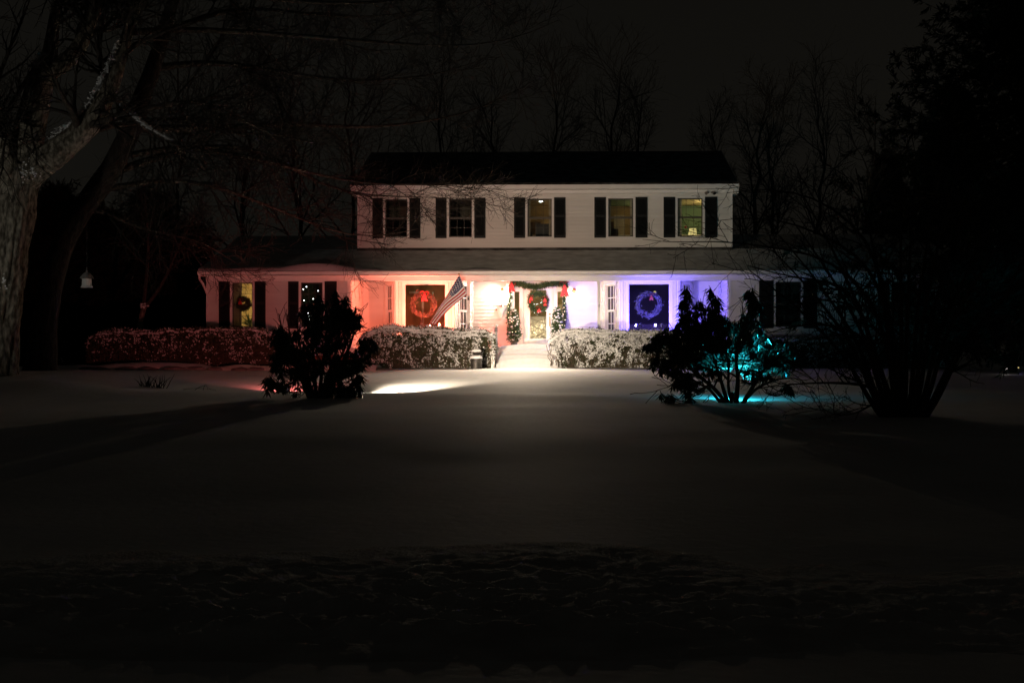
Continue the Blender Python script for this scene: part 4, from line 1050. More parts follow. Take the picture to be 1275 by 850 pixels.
# edging stones and a bank of snow in front of the left hedge
rng = np.random.default_rng(17)
ORD = ['leftmost', 'second from the left', 'third from the left', 'fourth from the left', 'middle', 'fourth from the right', 'third from the right', 'second from the right', 'rightmost']
for i in range(9):
    px = 105 + i * 27 + rng.normal() * 5; Y = 43.2 + rng.normal() * .08; x = X(px, Y); z = gz(x, Y)
    b = MB(); w_ = .22 + rng.random() * .22
    b.ball((x, Y, z + .02), 1.0, 10, 0, (w_, .12, .075)); o = b.build('edging_stone', M['stone'], None, smooth=True)
    me = o.data; co = np.zeros(len(me.vertices) * 3, np.float32); me.vertices.foreach_get('co', co); co = co.reshape(-1, 3); co += (vnoise(co[:, 0] * 7, co[:, 2] * 19)[:, None] * .05); me.vertices.foreach_set('co', co.ravel())
    tag(o, ORD[i] + ' dark edging stone half buried in snow before the left hedge', 'stone', 'edging stones before the left hedge')
xs = np.linspace(X(95, 43.8), X(470, 43.8), 160); ts = np.linspace(0, 1, 12)
V = np.zeros((12, 160, 3))
for j, t in enumerate(ts):
    Y = 43.3 + 1.5 * t; V[j, :, 0] = xs; V[j, :, 1] = Y
    V[j, :, 2] = ground_z(xs, np.full(160, Y)) - .02 + (.16 + .12 * vnoise(xs * 1.3, xs * 0 + 2)) * math.sin(math.pi * min(1, t * .9 + .02)) ** .7
ix = np.arange(12 * 160).reshape(12, 160); b = MB(); b.add(V.reshape(-1, 3), np.stack([ix[:-1, :-1], ix[:-1, 1:], ix[1:, 1:], ix[1:, :-1]], -1).reshape(-1, 4))
b.build('snow_bank', M['snow'], None, smooth=True, kind='structure')

# house plant in the lit left window
px0 = W(311, 402, YF + .9); hp = thing('house_plant', 'leafy house plant silhouetted in the lit left window', 'house plant', (px0[0], px0[1], 2.0))
rng = np.random.default_rng(12); K = 46; C = np.tile(W(311, 404, YF + .9), (K, 1)) + rng.normal(size=(K, 3)) * .04; an = rng.random(K) * 6.28; D = np.stack([np.cos(an) * .6, np.sin(an) * .6, rng.random(K) * 1.2 + .1], -1)
b = MB(); b.leaves(C, D, rng.normal(size=(K, 3)), .25 + .28 * rng.random(K), np.full(K, .045)); b.build('leaf', M['green'], hp, kind='stuff')
b = MB(); b.lathe((px0[0], px0[1], 2.0), [(0, 0), (.10, 0), (.14, .22), (.12, .22)], 14); b.build('pot', M['pot'], hp)
b = MB(); b.lathe((px0[0], px0[1], 1.58), [(.16, 0), (.05, .04), (.05, .36), (.2, .4), (.2, .418), (0, .418)], 14); b.build('plant_stand', M['wood'], hp)

# ---------------------------------------------------------------- trees
def kids(rng, P, R, k, t0, t1, Lm, Lv, ang, up, wob, droop, m, rr, rtip, taper=.5, flat=None):
    """k children on each of the N parents, as polylines of m points"""
    N, n, _ = P.shape
    t = (t0 + (t1 - t0) * (np.arange(k)[None] + rng.random((N, k))) / k).ravel()
    pi = np.repeat(np.arange(N), k)
    s = np.clip(t * (n - 1), 0, n - 1.001); i = s.astype(int); f = (s - i)[:, None]
    p = P[pi, i] * (1 - f) + P[pi, i + 1] * f; tg = nrm(P[pi, i + 1] - P[pi, i])
    r = R[pi, i] * (1 - f[:, 0]) + R[pi, i + 1] * f[:, 0]
    rv = rng.normal(size=p.shape)
    if flat is not None: rv[:, 2] *= flat
    pe = nrm(rv - (rv * tg).sum(-1, keepdims=True) * tg)
    a = np.radians(ang[0] + (ang[1] - ang[0]) * rng.random(len(p)))[:, None]
    d = tg * np.cos(a) + pe * np.sin(a); d[:, 2] += up; d = nrm(d)
    L = np.maximum(Lm * (1 + Lv * rng.normal(size=len(p))), Lm * .2) * (1 - taper * t)
    Q = np.zeros((len(p), m, 3)); Q[:, 0] = p
    for j in range(1, m):
        d = d + wob * rng.normal(size=d.shape); d[:, 2] += droop; d = nrm(d); Q[:, j] = Q[:, j - 1] + d * (L / (m - 1))[:, None]
    r0 = np.maximum(r * rr, rtip)
    Rq = r0[:, None] + (rtip - r0)[:, None] * np.linspace(0, 1, m)[None]
    return Q, Rq

def guide(pts, n=16):
    """pts: (px, py, Y, radius)"""
    A = np.array([[*W(a, b_, c_), r] for a, b_, c_, r in pts]); R = resample(A, n)
    return R[:, :3], R[:, 3]

def bare_tree(label, x, y, h, spread, seed, levels=(14, 7, 6), r0=.16, fork=.45, m_=None, group=None, name='bare_tree', lean=0., rt=.006):
    rng = np.random.default_rng(seed); z = gz(x, y)
    t = thing(name, label, 'tree', (x, y, z), group)
    n = 14; s = np.linspace(0, 1, n); T = np.zeros((1, n, 3)); wob = np.cumsum(rng.normal(size=(n, 2)) * h * .012, 0)
    T[0, :, 0] = x + wob[:, 0] + lean * h * s; T[0, :, 1] = y + wob[:, 1]; T[0, :, 2] = z - .2 + s * h
    TR = (r0 * (1 - s) ** .8 + .012)[None]; TR[0, 0] *= 1.35
    b = MB(); b.tubes(T, TR, 8); b.build('trunk', m_ or M['bark_dark'], t, smooth=True)
    A, AR = kids(rng, T, TR, levels[0], fork, .97, spread, .22, (25, 55), .25, .10, .03, 9, .55, .012, .55)
    B, BR = kids(rng, A, AR, levels[1], .25, 1, spread * .42, .25, (25, 60), .10, .13, .02, 6, .6, .008, .4)
    Cc, CR = kids(rng, B, BR, levels[2], .2, 1, spread * .2, .3, (25, 65), .05, .16, .0, 4, .65, rt, .3)
    b = MB(); b.tubes(A, AR, 5); b.tubes(B, BR, 4); b.tubes(Cc, CR, 3); b.build('crown', M['twig'], t, kind='stuff')
    return t

# the old tree at the left edge: lit trunk, heavy limbs, snow along one limb
rng = np.random.default_rng(101)
Y0 = 33.0
ot = thing('old_tree', 'massive pale-barked bare tree with heavy limbs at the left edge', 'tree', (X(8, Y0), Y0, gz(X(8, Y0), Y0)))
main = [guide([(-26, 500, Y0, .95), (-20, 470, Y0, .72), (-13, 430, Y0, .60), (-5, 380, Y0, .55), (6, 300, Y0, .52), (16, 240, Y0, .50), (26, 205, Y0, .44)]),]
limbs = [guide([(20, 235, Y0, .40), (32, 185, Y0, .36), (42, 135, Y0, .33), (52, 95, Y0, .27), (62, 75, Y0 - .2, .22)]),
         guide([(54, 90, Y0, .22), (85, 78, Y0 - .2, .19), (104, 50, Y0 - .3, .16), (114, 22, Y0 - .3, .14), (126, -20, Y0 - .3, .12), (150, -80, Y0 - .5, .08)]),
         guide([(60, 80, Y0, .18), (63, 50, Y0, .14), (68, 20, Y0, .12), (74, -30, Y0 + .2, .10), (80, -100, Y0 + .4, .06)]),
         guide([(22, 225, Y0, .38), (50, 205, Y0 - .2, .33), (85, 178, Y0 - .4, .29), (112, 158, Y0 - .5, .26), (128, 132, Y0 - .5, .22), (138, 110, Y0 - .5, .18), (152, 60, Y0 - .3, .12), (172, 0, Y0, .10), (190, -60, Y0, .07)]),
         guide([(12, 230, Y0 - .2, .30), (4, 190, Y0 - .5, .22), (-2, 150, Y0 - .8, .18), (-20, 100, Y0 - 1, .14), (-50, 30, Y0 - 1.2, .10)]),
         guide([(148, 133, Y0 - .5, .07), (165, 146, Y0 - .7, .055), (182, 160, Y0 - .9, .045), (205, 172, Y0 - 1, .035), (240, 190, Y0 - 1.1, .02)]),
         guide([(0, 165, Y0 - .8, .08), (15, 170, Y0 - 1.0, .06), (-12, 160, Y0 - 1.2, .05)]),
         guide([(160, 40, Y0, .09), (240, 35, Y0 + 2, .075), (340, 42, Y0 + 3.5, .06), (450, 50, Y0 + 5, .045), (540, 58, Y0 + 6, .032), (610, 57, Y0 + 6.5, .022), (660, 44, Y0 + 7, .014), (695, 25, Y0 + 7, .008)]),
         guide([(140, -30, Y0, .10), (230, -20, Y0 + 1.5, .08), (340, 0, Y0 + 3, .06), (440, 5, Y0 + 4, .04), (560, -5, Y0 + 5, .02), (640, -30, Y0 + 5.4, .01)])]
def bark_tube(P_, R_, n, k, amp, fr):
    """a trunk or limb with ridged bark: rings pushed in and out along wandering furrows"""
    q = np.concatenate([P_, R_[:, None]], 1); s0 = np.linspace(0, 1, len(q)); s1 = np.linspace(0, 1, k)
    q = np.stack([np.interp(s1, s0, q[:, i]) for i in range(4)], -1)
    b = MB(); b.tubes(q[None, :, :3], q[None, :, 3], n)
    V = b.v[0].reshape(k, n, 3); c = q[:, None, :3]; L = s1[:, None] * np.linalg.norm(P_[-1] - P_[0]); th_ = np.arange(n)[None] / n * fr
    w = np.abs(vnoise(th_ * 1.0 + .6 * vnoise(L * 1.7, th_ * .3), L * .9 + 40)) * 1.6 + .5 * vnoise(th_ * 2.7, L * 3.1) + .5 * vnoise(th_ * .21, L * .5 + 11)
    edge = np.where((np.arange(n) < 1) | (np.arange(n) > n - 2), .3, 1.)[None]
    V = c + (V - c) * (1 + amp * (w * edge)[..., None]); b.v[0] = V.reshape(-1, 3)
    return b
bark_tube(main[0][0], main[0][1], 96, 170, .22, 26).build('trunk', M['bark'], ot, smooth=True)
for P_, R_ in limbs[:5]:
    bark_tube(P_, R_, 44, 90, .15, 16).build('limb', M['bark'], ot, smooth=True)
# snow on the upper side of the long right limb, and on some others
for P_, R_, a, c_ in ((limbs[3][0], limbs[3][1], 3, 11), (limbs[0][0], limbs[0][1], 13, 16), (limbs[5][0], limbs[5][1], 0, 12)):
    idx = np.linspace(a, c_ - 1.01, 150); i = idx.astype(int); f = (idx - i)[:, None]
    C = P_[i] * (1 - f) + P_[i + 1] * f; r_ = R_[i]
    tg = nrm(P_[i + 1] - P_[i]); up = nrm(np.array([0, 0, 1.]) - tg * tg[:, 2:3])
    b = MB()
    for k in range(9):
        b.blobs(C + up * (r_ * 1.05)[:, None] + np.stack([rng.normal(size=150) * .03, rng.normal(size=150) * r_ * .42 - r_ * .3, rng.normal(size=150) * .01 - r_ * .08], -1), .014 + .030 * rng.random(150) * (r_ / .3 + .2), 0, .6, rng)
    b.build('snow', M['snow_clump'], ot, kind='stuff')
sp0 = np.array([W(px + rng.normal() * 3, py + rng.normal() * 7, Y0 - .47) for px, py in ((2, 345), (30, 214), (42, 208)) for _ in range(40)])
b = MB(); b.blobs(sp0 + rng.normal(size=sp0.shape) * .02, .012 + .024 * rng.random(len(sp0)), 0, .9, rng); b.build('bark_snow', M['snow_clump'], ot, kind='stuff')
GPs = np.array([l[0] for l in limbs[1:]]); GRs = np.array([l[1] for l in limbs[1:]])
A, AR = kids(rng, GPs, GRs, 15, .22, 1, 2.3, .35, (30, 70), .05, .12, -.01, 9, .42, .010, .45)
B, BR = kids(rng, A, AR, 9, .15, 1, 1.15, .3, (25, 65), .03, .14, .0, 6, .6, .006, .4)
Cc, CR = kids(rng, B, BR, 6, .15, 1, .55, .3, (25, 65), .05, .18, .0, 4, .65, .004, .3)
b = MB(); b.tubes(A, AR, 6); b.tubes(np.array([l[0] for l in limbs[5:]]), np.array([l[1] for l in limbs[5:]]), 7); b.build('branch', M['bark_dark'], ot, smooth=True, kind='stuff')
b = MB(); b.tubes(B, BR, 4); b.tubes(Cc, CR, 3); b.build('twig', M['twig'], ot, kind='stuff')

# second dark trunk behind it, whose low branches sweep across to the house
rng = np.random.default_rng(202)
Y1 = 36.0
t2 = thing('leaning_tree', 'dark bare tree leaning right behind the pale trunk, branches sweeping to the roof', 'tree', (X(70, Y1), Y1, gz(X(70, Y1), Y1)))
g1 = guide([(46, 492, Y1, .55), (50, 465, Y1, .38), (54, 420, Y1, .32), (60, 360, Y1, .29), (76, 300, Y1, .28), (102, 258, Y1, .27), (140, 212, Y1, .28), (160, 170, Y1, .25), (176, 125, Y1, .22), (195, 70, Y1, .18), (212, 10, Y1, .15), (232, -60, Y1, .10)], 24)
b = MB(); b.tubes(g1[0][None], g1[1][None], 14); bark_tube(g1[0], g1[1], 40, 90, .14, 12).build('trunk', M['bark_shaded'], t2, smooth=True)
l2 = [guide([(178, 136, Y1, .08), (200, 132, Y1, .07), (235, 124, Y1 + .2, .055), (262, 128, Y1 + .4, .045), (300, 150, Y1 + 1, .035), (345, 170, Y1 + 2, .025), (400, 180, Y1 + 3, .012)]),
      guide([(165, 160, Y1, .12), (220, 160, Y1 + 1.5, .10), (300, 158, Y1 + 3, .075), (380, 150, Y1 + 4.5, .06), (441, 163, Y1 + 5, .05), (482, 156, Y1 + 5.4, .042), (540, 151, Y1 + 6, .030), (583, 141, Y1 + 6.4, .022), (646, 116, Y1 + 7, .014), (668, 98, Y1 + 7, .008)]),
      guide([(140, 215, Y1, .11), (210, 190, Y1 + 1.5, .09), (280, 178, Y1 + 3, .07), (328, 186, Y1 + 4, .055), (363, 210, Y1 + 5, .046), (404, 233, Y1 + 5.6, .038), (450, 248, Y1 + 6, .028), (490, 242, Y1 + 6.3, .018), (530, 246, Y1 + 6.5, .012), (600, 248, Y1 + 6.7, .007)]),
      guide([(120, 238, Y1, .09), (180, 225, Y1 + 1, .07), (250, 225, Y1 + 2.5, .055), (320, 250, Y1 + 4, .042), (380, 275, Y1 + 5, .03), (430, 295, Y1 + 5.6, .02), (480, 296, Y1 + 6, .012), (520, 285, Y1 + 6.3, .007)]),
      guide([(190, 85, Y1, .10), (250, 75, Y1 + 1.2, .08), (330, 85, Y1 + 2.6, .06), (410, 100, Y1 + 4, .045), (490, 100, Y1 + 5, .03), (560, 90, Y1 + 6, .018), (610, 70, Y1 + 6.5, .008)]),
      guide([(205, 40, Y1, .09), (250, 20, Y1 + .5, .07), (310, 8, Y1 + 2, .05), (390, 18, Y1 + 3, .035), (470, 22, Y1 + 4, .02), (560, 5, Y1 + 5, .01)]),
      guide([(100, 262, Y1, .07), (130, 262, Y1 + .5, .05), (160, 280, Y1 + 1, .04), (200, 290, Y1 + 2, .03), (250, 300, Y1 + 3, .018), (290, 325, Y1 + 3.5, .008)]),
      guide([(150, 195, Y1, .09), (230, 180, Y1 + 2, .075), (330, 200, Y1 + 4, .055), (410, 222, Y1 + 5.5, .04), (480, 232, Y1 + 6.5, .026), (560, 228, Y1 + 7, .016), (625, 240, Y1 + 7.2, .007)])]
b = MB(); LP, LR = np.array([l[0] for l in l2]), np.array([l[1] for l in l2]); b.tubes(LP, LR, 7); b.build('limb', M['bark_dark'], t2, smooth=True)
A, AR = kids(rng, LP, LR, 17, .12, 1, 1.9, .35, (25, 60), .02, .10, .01, 8, .5, .008, .45)
B, BR = kids(rng, A, AR, 9, .15, 1, .95, .3, (25, 60), .04, .13, .02, 6, .6, .006, .4)
Cc, CR = kids(rng, B, BR, 6, .2, 1, .42, .3, (25, 60), .06, .16, .02, 4, .65, .0045, .3)
b = MB(); b.tubes(A, AR, 5); b.tubes(B, BR, 4); b.tubes(Cc, CR, 3); b.build('twig', M['twig'], t2, kind='stuff')

# bird feeder hanging from the leaning tree
cx, cy, cz = W(108, 358, 34.5)
ft = thing('bird_feeder', 'white hanging lantern-shaped bird feeder under the bare tree', 'bird feeder', (cx, cy, cz))
S_ = 34.5 / F
b = MB(); b.lathe((cx, cy, cz), [(0, 0), (7.6 * S_, 0), (7.6 * S_, .6 * S_), (6.2 * S_, 3 * S_), (5.8 * S_, 11 * S_), (0, 11.5 * S_)], 16); b.build('seed_tube', M['trim'], ft)
b = MB(); b.lathe((cx, cy, cz + 11.3 * S_), [(9 * S_, 0), (7.4 * S_, 3.2 * S_), (4.0 * S_, 7 * S_), (1.2 * S_, 8.6 * S_), (1.4 * S_, 10.4 * S_), (.4 * S_, 11 * S_), (.5 * S_, 14 * S_), (0, 14.4 * S_)], 16); b.build('roof', M['feeder_roof'], ft, smooth=True)
b = MB(); b.tube([(cx, cy, cz + 24 * S_), (cx, cy, Z(262, 34.5))], [.006, .006], 4); b.build('wire', M['black'], ft)

# multi-stem bare tree at the right
rng = np.random.default_rng(303)
Y2 = 24.3
bx_, by_ = X(1125, Y2), Y2
ms = thing('multi_stem_tree', 'dark bare many-stemmed tree fanning up from the snow at right', 'tree', (bx_, by_, gz(bx_, by_)))
stems = []
for i in range(15):
    a = -58 + 116 * (i + .5) / 15 + rng.normal() * 4
    px = 1125 + (i - 7) * 2.6; top_px = px + math.sin(math.radians(a)) * (190 + rng.random() * 40); top_y = 525 - math.cos(math.radians(a)) * (300 + rng.random() * 60)
    mx, my = px + (top_px - px) * .30, 525 + (top_y - 525) * .42
    dy = rng.normal() * 1.0
    stems.append(guide([(px, 532, Y2, .048), (px + (mx - px) * .45, 500, Y2 + dy * .1, .042), (mx, my, Y2 + dy * .5, .032), ((mx + top_px) / 2, (my + top_y) / 2 - 8, Y2 + dy * .8, .020), (top_px, top_y, Y2 + dy, .008)]))
sweeps = [guide([(1120, 520, Y2, .05), (1098, 470, Y2, .042), (1084, 420, Y2, .036), (1060, 360, Y2 + .2, .028), (1030, 348, Y2 + .3, .02), (985, 346, Y2 + .4, .012), (930, 330, Y2 + .5, .007)]),
          guide([(1118, 520, Y2, .05), (1105, 420, Y2, .04), (1075, 350, Y2, .03), (1010, 312, Y2 + .3, .02), (950, 308, Y2 + .6, .014), (892, 296, Y2 + .9, .011), (850, 306, Y2 + 1, .008), (800, 298, Y2 + 1, .004)]),
          guide([(1112, 520, Y2, .05), (1098, 490, Y2 - .2, .04), (1078, 478, Y2 - .4, .03), (1030, 476, Y2 - .6, .018), (985, 478, Y2 - .8, .010), (960, 482, Y2 - .9, .005)]),
          guide([(1112, 520, Y2, .05), (1092, 440, Y2, .04), (1062, 408, Y2, .03), (1015, 402, Y2 + .3, .02), (975, 408, Y2 + .5, .01), (940, 420, Y2 + .5, .005)]),
          guide([(1122, 520, Y2, .05), (1110, 400, Y2, .04), (1085, 300, Y2 + .3, .03), (1030, 250, Y2 + .6, .018), (970, 232, Y2 + .9, .010), (905, 240, Y2 + 1, .005)]),
          guide([(1122, 520, Y2, .05), (1112, 400, Y2, .04), (1078, 320, Y2 + .3, .028), (1000, 280, Y2 + .6, .016), (940, 268, Y2 + .9, .009), (890, 275, Y2 + 1, .005)]),
          guide([(1110, 520, Y2, .04), (1090, 500, Y2 - .3, .02), (1066, 515, Y2 - .5, .012), (1040, 518, Y2 - .6, .007), (1020, 505, Y2 - .7, .004)])]
SP = np.array([l[0] for l in stems + sweeps]); SR = np.array([l[1] for l in stems + sweeps])
b = MB(); b.tubes(SP, SR, 7); b.build('stem', M['bark_dark'], ms, smooth=True, kind='stuff')
A, AR = kids(rng, SP, SR, 9, .25, 1, 1.0, .35, (25, 65), .05, .10, .0, 7, .55, .006, .45)
B, BR = kids(rng, A, AR, 5, .1, 1, .52, .3, (25, 65), .03, .14, .0, 5, .6, .004, .4)
Cc, CR = kids(rng, B, BR, 3, .2, 1, .24, .3, (25, 65), .03, .18, .0, 4, .65, .003, .3)
b = MB(); b.tubes(A, AR, 5); b.tubes(B, BR, 4); b.tubes(Cc, CR, 3); b.build('twig', M['twig'], ms, kind='stuff')

# conifers
def conifer(label, px, Y, ytop, ratio, seed, nb=300, group='dark conifers', lmax=7., snow=False, spray=.34, lo=.03):
    rng = np.random.default_rng(seed); x = X(px, Y); z = gz(x, Y); h = Z(ytop, Y, px) - z
    t = thing('spruce_tree', label, 'tree', (x, Y, z), group)
    b = MB(); b.tube([(x, Y, z - .2), (x, Y, z + h)], [h * .014 + .05, .01], 8); b.build('trunk', M['bark_dark'], t)
    u = (np.arange(nb) + rng.random(nb)) / nb; u = 1 - (1 - u) ** .8 if False else u ** .9
    hz = z + h * (lo + (.99 - lo) * u); L = np.minimum(lmax, (1 - u) * h * ratio * (.72 + .5 * rng.random(nb))) + .18
    an = np.arange(nb) * 2.399 + rng.normal(size=nb) * .3
    m = 8; s = np.linspace(0, 1, m)[None]
    r = L[:, None] * s; sag = -.22 * L[:, None] * np.sin(s * math.pi * .75) + .10 * L[:, None] * s ** 3 + L[:, None] * s * (u[:, None] - .35) * .35
    P = np.stack([x + r * np.cos(an)[:, None], Y + r * np.sin(an)[:, None], hz[:, None] + sag], -1) + rng.normal(size=(nb, m, 3)) * .03 * L[:, None, None] * s[..., None] * .6
    R = (.012 + .006 * L)[:, None] * (1 - s) + .004
    A, AR = kids(rng, P, R, 15, .12, 1, .30 + spray * 1.6, .3, (35, 65), -.10, .08, -.05, 4, .5, .004, .62, .35)
    # needles
    k = 26; sel = rng.random((len(A), k)); i = np.clip(sel * 3, 0, 2.99); j = i.astype(int); f = (i - j)[..., None]
    ar = np.arange(len(A))[:, None]
    C = (A[ar, j] * (1 - f) + A[ar, j + 1] * f).reshape(-1, 3); D = (A[ar, j + 1] - A[ar, j]).reshape(-1, 3)
    D = nrm(D) + rng.normal(size=D.shape) * .55 + np.array([0, 0, -.12])
    b = MB(); b.leaves(C, D, rng.normal(size=D.shape), spray * (.32 + .42 * rng.random(len(C))), np.full(len(C), spray * .11)); b.build('crown', M['needle'], t, kind='stuff')
    b = MB(); b.tubes(P, R, 4); b.tubes(A, AR, 3); b.build('branch', M['bark_dark'], t, kind='stuff')
    if snow:
        q = rng.random(len(C)) < .05; b = MB(); b.blobs(C[q] + np.array([0, 0, .03]), .04 + .06 * rng.random(q.sum()), 0, .5, rng); b.build('snow', M['snow_clump'], t, kind='stuff')
    return t
conifer('towering black spruce filling the right edge of the sky', 1308, 37.0, -250, .44, 41, 460, lmax=8.0, lo=.16)
conifer('snow-flecked spruce with blue-grey boughs at the right edge of the lawn', 1262, 43.0, 225, .42, 42, 150, snow=True, lo=.27)
conifer('dark spruce just off the right end of the house', 1185, 56.0, 105, .34, 43, 220, lo=.10)
conifer('dark spruce behind the right wing roof beside the bare trees', 1105, 70.0, 190, .30, 44, 150)
for i, (px, Y, yt, lab) in enumerate([(70, 58, 235, 'dark spruce in the black woods behind the pale trunk'), (128, 55, 262, 'dark spruce in the black woods above the bird feeder'), (186, 60, 240, 'dark spruce in the black woods over the forked sapling'), (236, 57, 285, 'dark spruce in the woods touching the left end of the house'), (12, 56, 250, 'dark spruce in the woods at the left edge of the picture')]):
    conifer(lab, px, Y, yt, .36, 50 + i, 120, 'spruces in the woods left of the house', spray=.45)

# bare trees behind the house
bt_ = [(697, 66, 74, .95, 'tall bare tree with fan crown behind the roof above the door', 0), (752, 70, 70, 1.0, 'dense bare tree behind the roof right of the fan crown', 1), (812, 74, 108, .8, 'low bare tree behind the roof above the fourth upper window', 2),
       (925, 62, 108, .8, 'thin bare tree rising just off the right gable of the upper storey', 3), (968, 60, 122, .8, 'crooked bare tree second from the right gable', 4), (1018, 64, 92, .85, 'bare tree with a tall leader above the right wing', 5), (1068, 60, 118, .9, 'spreading bare tree right of the tall leader, before the spruce', 6),
       (610, 68, 120, .9, 'bare tree behind the ridge under the drooping branches', 7), (540, 66, 70, 1., 'bare tree behind the left end of the upper roof', 8), (455, 70, 50, 1.1, 'tall bare tree behind the left gable', 9), (372, 66, 40, 1.1, 'tall bare tree behind the left wing roof', 10), (300, 64, 70, 1., 'bare tree behind the left end of the left wing', 11), (215, 68, 30, 1.1, 'tall bare tree in the woods between the two left spruces', 12), (880, 80, 130, .7, 'faint bare tree behind the right end of the ridge', 13)]
for px, Y, yt, sp, lab, i in bt_:
    x = X(px, Y); h = Z(yt, Y, px) - gz(x, Y)
    bare_tree(lab, x, Y, h, h * .34 * sp, 400 + i, (16, 8, 7), .10 + .012 * (i % 4), .30, None, 'bare trees behind the house', rt=.0045)
# forked sapling left of the house
rng = np.random.default_rng(77)
Yq = 48.5
sp_ = thing('forked_tree', 'slim forked bare tree behind the left end of the long hedge', 'tree', (X(174, Yq), Yq, gz(X(174, Yq), Yq)))
fs = [guide([(172, 455, Yq, .13), (173, 420, Yq, .11), (176, 395, Yq, .10), (179, 382, Yq, .10)]), guide([(178, 386, Yq, .08), (182, 350, Yq, .06), (185, 310, Yq, .05), (180, 240, Yq, .03)]), guide([(179, 384, Yq, .08), (196, 364, Yq, .06), (209, 340, Yq, .05), (225, 300, Yq, .035), (250, 260, Yq, .02)])]
b = MB(); b.tubes(np.array([l[0] for l in fs[:1]]), np.array([l[1] for l in fs[:1]]), 9); b.build('trunk', M['bark'], sp_, smooth=True)
b = MB(); FP, FR = np.array([l[0] for l in fs[1:]]), np.array([l[1] for l in fs[1:]]); b.tubes(FP, FR, 7)
A, AR = kids(rng, FP, FR, 14, .3, 1, 1.4, .3, (25, 60), .1, .1, .0, 7, .5, .008, .4); B, BR = kids(rng, A, AR, 7, .2, 1, .6, .3, (25, 60), .05, .12, .0, 5, .6, .006, .4)
b.tubes(A, AR, 5); b.tubes(B, BR, 3); b.build('crown', M['bark_dark'], sp_, kind='stuff')
b = MB(); b.blobs(W(179, 382, Yq - .1)[None] + rng.normal(size=(14, 3)) * .05, .03 + .025 * rng.random(14), 0, .7, rng); b.build('snow', M['snow_clump'], sp_, kind='stuff')

# ---------------------------------------------------------------- rhododendrons
def rhodo(name, label, px, Y, lobes, seed, n_whorl, stems, group='rhododendrons on the lawn'):
    """lobes: (px, py, rx_px, ry_px, weight) ellipsoids of drooping foliage; stems: guides"""
    rng = np.random.default_rng(seed); x = X(px, Y); z = gz(x, Y)
    t = thing(name, label, 'bush', (x, Y, z), group)
    ppm = F / Y
    w = np.array([l[4] for l in lobes], float); w /= w.sum()
    li = rng.choice(len(lobes), n_whorl, p=w)
    d = nrm(rng.normal(size=(n_whorl, 3))) * (rng.random(n_whorl) ** .45)[:, None]
    C = np.zeros((n_whorl, 3)); LC = np.zeros((n_whorl, 3))
    for k, l in enumerate(lobes):
        s = li == k; c = W(l[0], l[1], Y)
        c = c + np.array([0, (l[5] if len(l) > 5 else 0), 0])
        C[s] = c + d[s] * np.array([l[2] / ppm, min(l[2], l[3]) * 1.0 / ppm, l[3] / ppm]); LC[s] = c
    C[:, 2] = np.maximum(C[:, 2], ground_z(C[:, 0], C[:, 1]) + .12)
    # shoots from the nearest lobe foot
    m = 6; foot = LC * .55 + np.array([x, Y, z + .25]) * .45
    P = np.zeros((n_whorl, m, 3))
    for j in range(m):
        s = j / (m - 1); P[:, j] = foot * (1 - s) + C * s + np.stack([rng.normal(size=n_whorl) * .05, rng.normal(size=n_whorl) * .05, np.full(n_whorl, -.16 * math.sin(s * math.pi))], -1)
    P[:, -1] = C
    b = MB(); b.tubes(P, np.full((n_whorl, m), .007), 4); b.build('shoot', M['rstem'], t, kind='stuff')
    if stems:
        b = MB(); SPp = np.array([q[0] for q in stems]); SRr = np.array([q[1] for q in stems]); b.tubes(SPp, SRr, 8)
        A, AR = kids(rng, SPp, SRr, 13, .22, 1, .6, .3, (25, 60), .1, .14, .02, 7, .55, .006, .3); b.tubes(A, AR, 5)
        b.build('stem', M['rstem'], t, smooth=True, kind='stuff')
    k = 10
    CC = np.repeat(C, k, 0); an = (np.tile(np.arange(k), n_whorl) * 2.399 + np.repeat(rng.random(n_whorl) * 6.28, k))
    tilt = np.radians(18 + 42 * rng.random(len(CC)))            # hanging, curled in the cold
    D = np.stack([np.cos(an) * np.sin(tilt), np.sin(an) * np.sin(tilt), -np.cos(tilt)], -1)
    D = D + .18 * rng.normal(size=D.shape)
    st_ = CC + np.stack([np.cos(an) * .018, np.sin(an) * .018, np.full(len(an), .0)], -1) - np.array([0, 0, 1.]) * (np.tile(np.arange(k), n_whorl) * .007)[:, None]
    Wd = np.stack([np.cos(an), np.sin(an), np.full(len(an), .5)], -1)
    b = MB(); b.leaves(st_, D, Wd, .135 + .09 * rng.random(len(CC)), .036 + .024 * rng.random(len(CC)), -.3); b.build('foliage', M['rhodo'], t, kind='stuff')
    tips = rng.random(n_whorl) < .5
    b = MB(); tp = C[tips]; b.leaves(tp, np.tile([0, 0, 1.], (len(tp), 1)) + rng.normal(size=tp.shape) * .2, rng.normal(size=tp.shape), np.full(len(tp), .05), np.full(len(tp), .02)); b.build('bud', M['rhodo'], t, kind='stuff')
    return t
YA = 30.2
